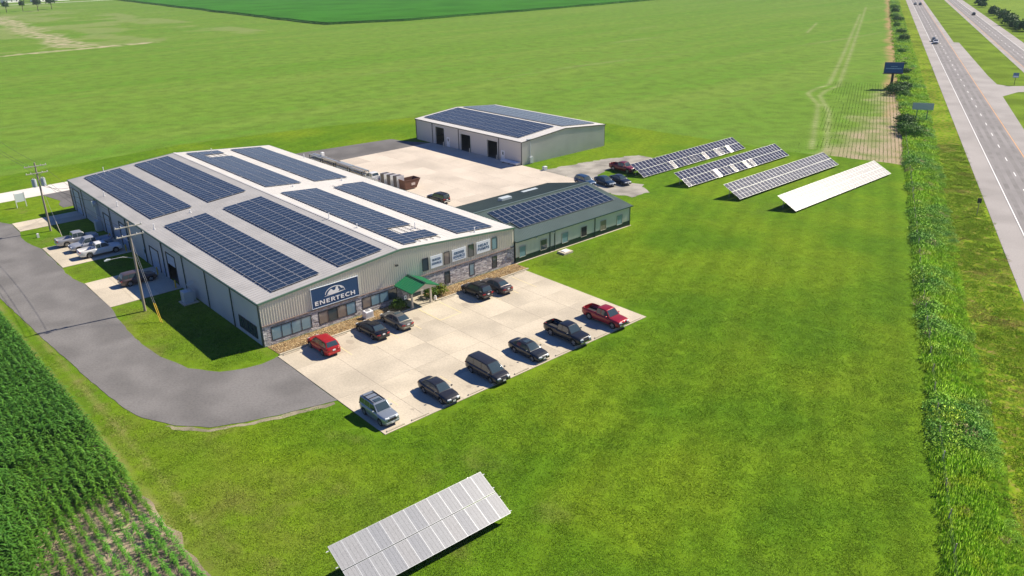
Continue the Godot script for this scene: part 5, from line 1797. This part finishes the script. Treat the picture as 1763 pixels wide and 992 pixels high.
# ---------------------------------------------------------------- signs by the road
func highway_things() -> void:
	var turn := atan2(-HT.z, HT.x)
	var o := thing("billboard", "dark blue advertising billboard on a single steel post in the field", "billboard", Vector3(214.0, 0, -30.3), turn - PI / 2 + 0.12)
	var b := MB.new()
	b.tube([Vector3(0, 0, 0), Vector3(0, 4.4, 0)], [0.38, 0.36], 14)
	obj("post", b, mat("dark_steel", Color(0.06, 0.045, 0.04), 0.6), o)
	b = MB.new()
	b.box(Vector3(-2.6, 4.4, -0.25), Vector3(2.6, 7.5, 0.25))
	var pn := obj("panel", b, mat("panel_back", Color(0.05, 0.055, 0.07), 0.7), o)
	b = MB.new()
	b.box(Vector3(-2.55, 4.5, -0.285), Vector3(2.55, 7.42, -0.25)); b.box(Vector3(-2.55, 4.5, 0.25), Vector3(2.55, 7.42, 0.285))
	obj("poster", b, mat("poster_blue", Color(0.018, 0.09, 0.26), 0.5), pn)
	for z in [0.292, -0.292]:
		for q in [[6.35, 0.9, 0.16], [5.75, 2.2, 0.26]]:
			var l := MB.new()
			var x: float = -q[1]
			while x < q[1]:
				var w := rng.randf_range(0.12, 0.3)
				l.box(Vector3(x, q[0] - q[2] / 2, minf(z, z * 0.98)), Vector3(minf(x + w, q[1]), q[0] + q[2] / 2, maxf(z, z * 0.98)))
				x += w + 0.07
			obj("print", l, mat("poster_print", Color(0.30, 0.50, 0.68), 0.5), pn)
	b = MB.new()
	b.box(Vector3(-2.8, 4.22, -0.75), Vector3(2.8, 4.32, 0.75))
	obj("catwalk", b, M["dark_steel"], o)
	for x in [-2.0, 0.0, 2.0]:
		for z in [0.75, -0.75]:
			var l := MB.new()
			l.bar(Vector3(x, 4.3, z * 0.6), Vector3(x, 4.55, z * 1.5), 0.06)
			obj("lamp_bracket", l, M["dark_steel"], o)
	# guide sign seen from behind
	o = thing("guide_sign", "wide road sign seen from behind on two posts in the fence row", "road sign", hwy(155.5, 70.2, 0.0), turn - PI / 2 + 0.05)
	for x in [-1.15, 1.15]:
		b = MB.new()
		b.box(Vector3(x - 0.07, 0, -0.07), Vector3(x + 0.07, 4.3, 0.07))
		obj("post", b, M["utility_green"], o)
	b = MB.new()
	b.box(Vector3(-2.3, 2.75, 0.07), Vector3(2.3, 4.35, 0.11))
	obj("board", b, mat("sign_back", Color(0.42, 0.50, 0.52), 0.5), o)
	o = thing("marker_post", "narrow dark road sign on a leaning post in the mown verge", "road sign", Vector3(102.4, 0.03, 35.1), turn)
	b = MB.new()
	b.bar(Vector3(0, 0, 0), Vector3(0.2, 2.6, 0), 0.08)
	obj("post", b, M["wood_pole"], o)
	b = MB.new()
	b.box(Vector3(0.12, 1.9, -0.28), Vector3(0.2, 2.7, 0.28))
	obj("plate", b, M["dark_trim"], o)
	o = thing("median_sign", "blue sign on a post at the median crossing", "road sign", Vector3(242.1, 0.04, -6.3), turn - PI / 2)
	b = MB.new()
	b.box(Vector3(-0.06, 0, -0.06), Vector3(0.06, 2.2, 0.06))
	obj("post", b, M["dark_trim"], o)
	b = MB.new()
	b.box(Vector3(-0.75, 2.2, -0.03), Vector3(0.75, 3.6, 0.03))
	obj("plate", b, mat("plate_blue", Color(0.12, 0.22, 0.36), 0.5), o)
	b = MB.new()
	b.box(Vector3(-0.68, 2.3, -0.04), Vector3(0.68, 2.75, 0.04))
	obj("panel", b, M["sign_white"], o)
	# small posts along the carriageway
	var rp := MB.new()
	rp.box(Vector3(-0.05, 0, -0.05), Vector3(0.05, 1.2, 0.05))
	var post := obj("delineator_post", rp, M["utility_grey"])
	tag(post, "thin delineator post at the highway shoulder", "post", "delineator posts")
	post.position = hwy(250, 76.9)
	for t in [330.0, 410.0]: dup(post, hwy(t, 76.9), 0)
	# wire fence at the edge of the mown lawn
	o = thing("wire_fence", "sagging wire fence on thin posts along the overgrown lawn edge", "fence", Vector3.ZERO)
	var pb := MB.new()
	pb.box(Vector3(-0.04, 0, -0.04), Vector3(0.04, 1.25, 0.04))
	var pm := pb.mesh()
	for i in 46:
		var p := obj("post", pm, M["wood_pole"] if i % 7 else M["bleached_wood"], o)
		p.position = hwy(-25.0 + i * 4.0, 66.45 + rng.randf_range(-0.06, 0.06))
		p.rotation = Vector3(rng.randf_range(-0.06, 0.06), 0, rng.randf_range(-0.06, 0.06))
	for y in [0.4, 0.8, 1.15]:
		var w := MB.new()
		for i in 45:
			w.bar(hwy(-25.0 + i * 4.0, 66.45, y), hwy(-21.0 + i * 4.0, 66.45, y), 0.006)
		obj("wire", w, M["wire"], o)

# ---------------------------------------------------------------- vegetation
func blade_patch(span: float, n: int, h: float, w: float, sd: int) -> ArrayMesh:
	var r := RandomNumberGenerator.new()
	r.seed = sd
	var b := MB.new()
	var root := Vector3.ZERO
	var tone := 1.0
	for i in n:
		if i % 7 == 0:
			root = Vector3(r.randf() * span - span / 2, 0, r.randf() * span - span / 2)
			tone = r.randf_range(0.62, 1.3)
		var p := root + Vector3(r.randfn(), 0, r.randfn()) * 0.045
		var a := r.randf() * TAU
		var d := Vector3(cos(a), 0, sin(a))
		var lean := Vector3(r.randfn(), 0, r.randfn()) * h * 0.45
		var t := p + Vector3(0, h * r.randf_range(0.5, 1.2), 0) + lean
		var k := tone * r.randf_range(0.9, 1.1)
		b.col = Color(k * r.randf_range(0.9, 1.15), k, k)
		var nn := (Vector3.UP * 1.2 + d.rotated(Vector3.UP, PI / 2) * 0.7).normalized()
		b.leaf(p - d * w, t, p + d * w, nn)
	return b.mesh(true)

func inside(q: Vector2, pl: PackedVector2Array) -> bool:
	return Geometry2D.is_point_in_polygon(q, pl)

func vegetation() -> void:
	lawn_grass()
	maize()
	field_plants()
	fence_row()
	far_things()

func hard(x: float, z: float) -> bool:
	# paved or built ground on the lawn sheet
	if x > -0.3 and x < 37.0 and z > -73.5 and z < 24.2: return true
	if x > 36 and x < 61 and z > -18.6 and z < 0.9: return true
	if x > 39.5 and x < 75 and z > -71 and z < -18: return true
	if x > 73 and x < 99.2 and z > -77 and z < -39.3: return true
	if x < 1 and z < 17 and Geometry2D.is_point_in_polygon(Vector2(x, z), drive_poly): return true
	if z < -84.6 and z > -96: return true
	if x > -3 and x < 75 and z < -69 and z > -90: return true
	for q in [[-71.5, -65.6], [-54.4, -42.8], [-34.6, -23.4]]:
		if x > -10.2 and x < 0.2 and z > q[0] and z < q[1]: return true
	if x > 70 and x < 97 and z > -35 and z < -9: return true
	return false

func lawn_grass() -> void:
	var lawn := poly([-18.6, -108, 64, -105.5, 109, -91, 119, -31.2, 120, -17.8, 125.2, 13.2, 86, 32.0, 17, 64.4, -18.2, 70])
	var kinds := []
	for v in 3: kinds.append(blade_patch(1.5, 900, 0.045, 0.016, 200 + v))
	var places := [[], [], []]; var tint := [[], [], []]
	var z := -70.0
	while z < 70.0:
		var x := -18.5
		while x < 127.0:
			var px := x + rng.randf_range(-0.4, 0.4); var pz := z + rng.randf_range(-0.4, 0.4)
			var far := Vector2(px + 31.3, pz - 77.2).length()
			if far < 138.0 and inside(Vector2(px, pz), lawn) and not hard(px, pz) and not (hard(px + 0.9, pz) or hard(px - 0.9, pz) or hard(px, pz - 0.9) or hard(px, pz + 0.9)):
				var v := rng.randi() % 3
				var s := rng.randf_range(0.9, 1.3)
				places[v].append(Transform3D(Basis(Vector3.UP, rng.randf() * TAU) * Basis.from_scale(Vector3(s, s * rng.randf_range(0.8, 1.2) * clampf((140.0 - far) / 65.0, 0.05, 1.0), s)), Vector3(px, 0.031, pz)))
				var c := lawn_color(px, pz) * rng.randf_range(1.3, 1.65)
				c.a = 1.0
				tint[v].append(c)
			x += 1.15
		z += 1.15
	var t := -45.0
	while t < 130.0:
		var n := 71.6
		while n < 76.9:
			var q := hwy(t + rng.randf_range(-0.5, 0.5), n + rng.randf_range(-0.5, 0.5))
			var v := rng.randi() % 3
			var s := rng.randf_range(0.9, 1.3)
			places[v].append(Transform3D(Basis(Vector3.UP, rng.randf() * TAU) * Basis.from_scale(Vector3(s, s * rng.randf_range(0.8, 1.9), s)), Vector3(q.x, 0.041, q.z)))
			var k := n1.get_noise_2d(q.x * 3.0, q.z * 3.0)
			var c := Color(0.19, 0.31, 0.016).lerp(Color(0.34, 0.28, 0.09), clampf(k * 2.0 - 0.3, 0, 1)) * rng.randf_range(1.1, 1.5)
			c.a = 1.0
			tint[v].append(c)
			n += 1.2
		t += 1.2
	for v in 3:
		scatter("lawn_grass", kinds[v], M["blade"], places[v], tint[v], "short mown grass blades covering the lawn", "grass")

func maize_mesh(sd: int, h: float, tone := 1.0) -> ArrayMesh:
	var r := RandomNumberGenerator.new()
	r.seed = sd
	var b := MB.new()
	b.col = Color(0.10, 0.19, 0.03)
	b.tube([Vector3(0, 0, 0), Vector3(0, h * 0.9, 0)], [0.016, 0.008], 4, false)
	var n := 12
	var a0 := r.randf() * TAU
	for i in n:
		var t := float(i) / n
		var y := h * (0.12 + 0.80 * t)
		var a := a0 + (PI if i % 2 else 0.0) + r.randf_range(-0.5, 0.5)
		var d := Vector3(cos(a), 0, sin(a))
		var s := Vector3(-sin(a), 0, cos(a))
		var l := h * lerpf(0.30, 0.25, t) * r.randf_range(0.8, 1.2)
		var rise := r.randf_range(0.8, 1.35)
		b.col = Color(0.034, 0.135, 0.014).lerp(Color(0.070, 0.215, 0.026), r.randf()) * Color(tone * 1.15, tone, tone * 0.9)
		var p := []
		for j in 5:
			var u := j / 4.0
			p.append(Vector3(0, y, 0) + d * l * u + Vector3(0, l * (rise * u - 1.25 * u * u), 0))
		for j in 4:
			var w0 := 0.045 * sin(PI * (0.25 + 0.75 * j / 4.0)); var w1 := 0.045 * sin(PI * (0.25 + 0.75 * (j + 1) / 4.0))
			var nn: Vector3 = s.cross(p[j + 1] - p[j]).normalized()
			if nn.y < 0: nn = -nn
			b.leaf(p[j] - s * w0, p[j + 1] - s * w1, p[j] + s * w0, nn)
			b.leaf(p[j] + s * w0, p[j + 1] - s * w1, p[j + 1] + s * w1, nn)
	return b.mesh(true)

func maize() -> void:
	var soil := MB.new()
	soil.flat(ragged(poly([-75, -110, -21.6, -110, -21.2, -62, -20.9, -32, -19.6, -10, -19.2, 13, -18.4, 31, -17.8, 62, -75, 62]), 0.8, 0.5, 33), 0.045)
	struct("maize_soil", soil, worn("tilled_soil", Color(0.46, 0.37, 0.25), 0.95, 2.2, 23.0, 0.5, 34, 5.0))
	var meshes := []
	for v in 5: meshes.append(maize_mesh(300 + v, 2.0))
	var places := [[], [], [], [], []]; var tint := [[], [], [], [], []]
	var near := []
	var f := noise(35, 0.06, 3)
	var row := 0
	while row < 46:
		var x0 := -20.1 - row * 0.76
		var z := -108.0
		while z < 60.0:
			z += rng.randf_range(0.13, 0.19)
			var x := x0 + rng.randf_range(-0.04, 0.04) + clampf((z + 20) / 50.0, -1, 1) * 0.9
			if z < -62 and row > 8: continue
			# plants stay small on the poor ground in the south
			var poor := clampf((z - 5.0 - (x + 20.0) * 0.5) / 16.0 + f.get_noise_2d(x * 1.6, z * 1.6) * 0.45 - clampf((-25.5 - x) / 3.0, 0, 1), 0, 1.0)
			var edge := clampf(1.0 - row / 2.0, 0, 1)
			poor = maxf(poor, edge * clampf((z - 16.0) / 12.0, 0, 1))
			if rng.randf() < poor * 0.3: continue
			var s := lerpf(1.2, 0.4, poor) * rng.randf_range(0.86 - 0.2 * poor, 1.12 + 0.2 * poor)
			var v := rng.randi() % 5
			var wide := s * lerpf(1.0, 1.45, poor)
			var tr := Transform3D(Basis(Vector3.UP, rng.randf() * TAU) * Basis.from_scale(Vector3(wide, s, wide)), Vector3(x, 0.045, z))
			var c := Color(1, 1, 1).lerp(Color(1.9, 1.45, 0.9), clampf(poor * rng.randf_range(0.2, 1.0) + (0.25 if row < 3 else 0.0) * poor, 0, 1)) * rng.randf_range(0.8, 1.15)
			c.a = 1.0
			if z > 21.0 and z < 31.0 and row < 9 and near.size() < 300:
				near.append([v, tr, s])
			else:
				places[v].append(tr); tint[v].append(c)
		row += 1
	for v in 5:
		scatter("maize_field", meshes[v], M["leaf"], places[v], tint[v], "dense rows of tall green maize", "maize")
	var lm := mat("young_leaf", Color(1, 0.98, 0.9), 0.6, 0.0, 0.3)
	lm.vertex_color_use_as_albedo = true
	var pale := []
	for v in 5: pale.append(maize_mesh(300 + v, 2.0, 1.6))
	for q in near:
		var o := obj("maize_plant", pale[q[0]], lm)
		o.transform = q[1]
		tag(o, "single maize plant on the thin stony end of the rows", "maize plant", "maize plants at the thin end of the field")

func clump_mesh(sd: int, n: int, spread: float, h: float, leaf: float, upright: float, slim := 1.0) -> ArrayMesh:
	var r := RandomNumberGenerator.new()
	r.seed = sd
	var b := MB.new()
	for i in n:
		var a := r.randf() * TAU
		var rr := sqrt(r.randf()) * spread
		var y := h * pow(r.randf(), 0.7) * (1.0 - 0.5 * rr / spread)
		var p := Vector3(cos(a) * rr, y, sin(a) * rr)
		var nn := (Vector3(r.randfn() * 0.6, 0.5 + r.randf(), r.randfn() * 0.6) + Vector3(cos(a), 0, sin(a)) * 0.4).normalized()
		var s := nn.cross(Vector3(r.randfn(), r.randfn(), r.randfn())).normalized()
		var t := s.cross(nn).lerp(Vector3.UP, upright).normalized()
		var k := r.randf_range(0.65, 1.25)
		b.col = Color(k, k * r.randf_range(0.92, 1.06), k * r.randf_range(0.7, 1.1))
		var q := leaf * r.randf_range(0.6, 1.4)
		b.leaf(p - s * q * 0.6 / slim, p + t * q * 1.6 * slim, p + s * q * 0.6 / slim, nn)
		b.leaf(p - s * q * 0.6 / slim, p + s * q * 0.6 / slim, p - t * q * 0.8 * slim, nn)
	return b.mesh(true)

func field_plants() -> void:
	var lawn := poly([-18.4, -110.2, 10, -110.4, 32, -112.6, 64, -107.6, 91, -100.0, 111, -93, 119, -57.4, 120, -31, 121.5, -7.4, 127, 14.5, 86, 33, 17, 66, -18, 70])
	# seedlings in rows on the bare ground
	var sd := clump_mesh(410, 14, 0.16, 0.16, 0.06, 0.2)
	var sp := []; var st := []
	var f2 := noise(53, 0.3, 2)
	var n := 43.0
	while n < 65.6:
		var t := 108.0
		while t < 215.0:
			t += rng.randf_range(0.2, 0.34)
			var q := hwy(t, n + rng.randf_range(-0.04, 0.04))
			if inside(Vector2(q.x, q.z), lawn): continue
			if rng.randf() < 0.12 or n < 50.0 + f2.get_noise_2d(t * 0.15, n) * 8.0: continue
			var s := rng.randf_range(0.3, 0.6)
			sp.append(Transform3D(Basis(Vector3.UP, rng.randf() * TAU) * Basis.from_scale(Vector3.ONE * s), q))
			st.append(Color(0.24, 0.38, 0.07) * rng.randf_range(0.8, 1.2))
		n += 0.76
	for i in st.size(): st[i].a = 1.0
	scatter("crop_seedlings", sd, M["blade"], sp, st, "rows of small seedlings on pale bare soil", "seedlings")

func fence_row() -> void:
	var kinds := []
	for v in 4: kinds.append(clump_mesh(500 + v, 260, 0.8, [0.5, 0.7, 0.6, 0.8][v], [0.075, 0.055, 0.07, 0.05][v], [0.9, 0.4, 0.8, 0.3][v], [2.0, 1.0, 1.8, 1.0][v]))
	var places := [[], [], [], []]; var tint := [[], [], [], []]
	var f := noise(51, 0.07, 3); var f2 := noise(52, 0.3, 2)
	var t := -70.0
	while t < 640.0:
		var hi := lerpf(70.9, 73.4, clampf((t - 40.0) / 160.0, 0, 1))
		if t > 350: hi = 72.0
		var n := 66.5
		var step := 0.58 if t < 120 else (0.8 if t < 215 else 1.8)
		while n < hi:
			var pt := t + rng.randf_range(-0.5, 0.5) * step; var pn := n + rng.randf_range(-0.5, 0.5) * step
			var q := hwy(pt, pn)
			var a := f.get_noise_2d(q.x, q.z); var c2 := f2.get_noise_2d(q.x, q.z)
			var v := 0 if a < -0.12 else (2 if a < 0.1 else (1 if c2 < 0.1 else 3))
			var s := rng.randf_range(0.65, 1.15) * (1.0 + a * 0.7) * (step / 0.62 * 0.5 + 0.5 if t < 215 else 1.0)
			s *= 0.95
			if pn < 67.6: s *= 1.3
			if a < -0.4 and rng.randf() < 0.4:
				n += step
				continue
			if pn > hi - 1.4: s *= 0.6
			places[v].append(Transform3D(Basis(Vector3.UP, rng.randf() * TAU) * Basis.from_scale(Vector3(s, s * rng.randf_range(0.8, 1.25), s)), Vector3(q.x, 0.03, q.z)))
			var col := Color(0.24, 0.46, 0.022).lerp(Color(0.11, 0.28, 0.04), clampf(a * 1.6 + 0.15, 0, 1)).lerp(Color(0.38, 0.52, 0.03), clampf(c2 * 1.3, 0, 0.8)) * rng.randf_range(0.8, 1.2)
			col = col * 1.25
			if rng.randf() < 0.025: col = Color(0.42, 0.36, 0.18)
			col.a = 1.0
			tint[v].append(col)
			n += step
		t += step
	for v in 4:
		scatter("fence_row_weeds", kinds[v], M["leaf"], places[v], tint[v], "rank weeds and tall grass along the fence row", "weeds")
	# larger shrubs
	var dk := [Color(0.03, 0.09, 0.015), Color(0.09, 0.19, 0.035)]
	var md := [Color(0.07, 0.19, 0.02), Color(0.17, 0.33, 0.04)]
	var spots := [[103.0, 70.2, 1.1, 0], [116, 68.5, 1.3, 1], [136, 67.6, 2.0, 1], [139, 67.2, 2.3, 0], [143, 67.0, 2.2, 1], [147.5, 66.6, 2.0, 0], [151, 67.0, 1.8, 0], [195, 65.2, 2.7, 0], [199, 65.6, 2.6, 1], [203, 66.4, 2.4, 0], [206, 67.6, 1.8, 0], [190, 67.2, 1.6, 1], [225, 68, 1.4, 1], [243, 69, 1.3, 0], [262, 68.5, 1.2, 1],
		[58, 69.4, 0.9, 0], [52, 70.2, 0.8, 1], [41, 69.0, 0.9, 0], [33, 68.4, 0.95, 1], [30.5, 69.6, 0.85, 0], [21, 67.2, 0.8, 0], [12, 69.9, 0.9, 0], [4, 67.4, 0.85, 1], [-2, 70.0, 0.95, 0], [76, 69.0, 1.0, 1], [88, 67.5, 1.0, 0], [347, 70.0, 2.4, 0], [300, 68.4, 1.5, 1], [382, 69.5, 2.0, 0], [420, 68.0, 1.8, 1], [455, 69.0, 2.4, 0], [480, 67.4, 2.2, 1], [520, 68.2, 2.6, 0], [560, 68.4, 2.6, 1]]
	for i in spots.size():
		var q = spots[i]
		var at := hwy(q[0], q[1], 0.02)
		var r: float = q[2] * (1.0 if q[0] > 130 else 0.8)
		if q[0] < 130: continue
		var near := "beside the billboard post" if absf(q[0] - 200) < 12 else ("by the back of the guide sign" if absf(q[0] - 146) < 12 else "growing out of the fence row weeds")
		shrub("wild_shrub", ("dark leafy wild shrub " if q[3] == 0 and q[0] > 130 else "mid green wild shrub ") + near, at, Vector3(r * rng.randf_range(0.8, 1.3), r * rng.randf_range(0.5, 0.75), r * rng.randf_range(0.8, 1.3)), int(700 + r * 450), 0.06 + r * 0.025, dk if q[3] == 0 and q[0] > 130 else md, 600 + i, "wild shrubs in the fence row")
	# row of bushes beyond the far carriageway
	for i in 13:
		var s: float = [404, 412, 419, 428, 437, 447, 462, 474, 486, 505, 520, 580, 600][i]
		var r := rng.randf_range(2.2, 3.8)
		shrub("roadside_bush", "dark bush in the row beyond the far carriageway", hwy(s, 122.0 + rng.randf_range(-1.5, 2.0), 0), Vector3(r, r * 0.85, r), 900, 0.34, dk, 700 + i, "bushes beyond the far carriageway")
	shrub("roadside_bush", "lone dark bush on the grass by the median crossing", hwy(196, 104.5, 0), Vector3(1.3, 1.0, 1.3), 500, 0.16, dk, 720)

func tree(label: String, at: Vector3, h: float, r: float, sd: int, group: String) -> void:
	var o := thing("tree", label, "tree", at, 0, group)
	var b := MB.new()
	b.tube([Vector3(0, -0.1, 0), Vector3(0.1, h * 0.4, 0), Vector3(0.0, h * 0.85, 0.1)], [h * 0.03, h * 0.022, h * 0.006], 7)
	for i in 5:
		var a := i * 1.3 + sd
		b.tube([Vector3(0.05, h * (0.3 + 0.08 * i), 0), Vector3(cos(a) * r * 0.6, h * (0.5 + 0.08 * i), sin(a) * r * 0.6)], [h * 0.012, h * 0.004], 5)
	obj("trunk", b, M["bark"], o)
	var m := leaf_ball(Vector3(r, h * 0.36, r), 1100, r * 0.11, [Color(0.018, 0.06, 0.014), Color(0.06, 0.13, 0.025)], sd, 0.3).mesh(true)
	var c := obj("crown", m, M["leaf"], o)
	c.position.y = h * 0.64

func far_things() -> void:
	# standing maize block in the far field
	var pl := poly([232, -398, 282, -381, 384, -379.5, 545, -386, 900, -372, 900, -1700, 330, -1700, 269, -930])
	var rg := ragged(pl, 14.0, 2.5, 71)
	var b := MB.new()
	b.flat(rg, 1.5)
	b.skirt(rg, 0.0, 1.5)
	var fm := worn("far_maize", Color.WHITE, 0.95, 23.0, 160.0, 0.25, 72)
	fm.metallic_specular = 0.05
	fm.albedo_texture = ntex(73, 0.05, [[0.0, Color(0.02, 0.10, 0.010)], [0.5, Color(0.045, 0.185, 0.018)], [0.8, Color(0.06, 0.21, 0.022)], [1.0, Color(0.12, 0.25, 0.03)]], 512, 5)
	var blk := obj("far_maize_field", b, fm)
	blk.set_meta("kind", "stuff")
	tag(blk, "dark green block of tall maize in the far field", "maize")
	# plants along its near margin break the edge
	var cm := clump_mesh(74, 60, 1.3, 1.4, 0.24, 0.4)
	var sp := []; var st := []
	for i in rg.size():
		var a := rg[i]; var c := rg[(i + 1) % rg.size()]
		if a.y < -960: continue
		var k := int(a.distance_to(c) / 1.8)
		for j in k:
			var q := a.lerp(c, float(j) / k)
			sp.append(Transform3D(Basis(Vector3.UP, rng.randf() * TAU), Vector3(q.x, 0.0, q.y)))
			var col := Color(0.11, 0.32, 0.04) * rng.randf_range(0.7, 1.3)
			col.a = 1.0
			st.append(col)
	scatter("far_maize_margin", cm, M["leaf"], sp, st, "ragged margin of the far maize block", "maize")
	# farmstead beyond the field
	var tl := ["slender young tree left of its neighbours by the far road", "small tree beside the washed-out waterway head", "broad young tree by the far road", "round young tree nearest the far maize"]
	for i in 4:
		tree(tl[i], Vector3([130, 146, 155, 171][i], 0, [-776, -791, -776, -796][i]), [9.5, 9.0, 10.5, 11.0][i], [2.6, 2.4, 3.4, 3.8][i], 80 + i, "young trees by the far road")
	for i in 9:
		tree("tall dark tree among the far farmhouses", Vector3(150 + i * 14.0 + rng.randf() * 6, 0, -1010 - rng.randf() * 60), rng.randf_range(10, 15), rng.randf_range(5, 8), 90 + i, "trees round the far farmhouses")
	for i in 4:
		farmhouse(Vector3([178, 206, 228, 246][i], 0, [-1000, -985, -990, -1012][i]), [16.0, 20.0, 14.0, 18.0][i], i)
	b = MB.new()
	b.flat(poly([-300, -905, 420, -945, 420, -951, -300, -912]), 0.05)
	struct("far_road", b, M["road_concrete"])

func farmhouse(at: Vector3, l: float, i: int) -> void:
	var o := thing("farmhouse", ["white farmhouse with grey roof among the far trees", "long white barn with pale roof among the far trees", "small white farmhouse with dark roof among the far trees", "white shed with pale roof beside the far farmhouses"][i], "house", at, 0.3)
	var b := MB.new()
	b.box(Vector3(-l / 2, 0, -4), Vector3(l / 2, 3.4, 4))
	b.quad(Vector3(l / 2, 3.4, 4), Vector3(l / 2, 3.4, -4), Vector3(l / 2, 5.8, 0), Vector3(l / 2, 5.8, 0.01))
	b.quad(Vector3(-l / 2, 3.4, -4), Vector3(-l / 2, 3.4, 4), Vector3(-l / 2, 5.8, 0.01), Vector3(-l / 2, 5.8, 0))
	obj("wall", b, M["white"], o)
	b = MB.new()
	b.quad(Vector3(-l / 2 - 0.4, 3.2, 4.5), Vector3(l / 2 + 0.4, 3.2, 4.5), Vector3(l / 2 + 0.4, 5.9, 0), Vector3(-l / 2 - 0.4, 5.9, 0))
	b.quad(Vector3(l / 2 + 0.4, 3.2, -4.5), Vector3(-l / 2 - 0.4, 3.2, -4.5), Vector3(-l / 2 - 0.4, 5.9, 0), Vector3(l / 2 + 0.4, 5.9, 0))
	obj("roof", b, M[["utility_grey", "white_roof", "dark_trim", "white_roof"][i]], o)
	for k in 3:
		b = MB.new()
		b.box(Vector3(-l / 3 + k * l / 3 - 0.6, 1.0, 3.98), Vector3(-l / 3 + k * l / 3 + 0.6, 2.4, 4.04))
		obj("window", b, M["glass"], o)
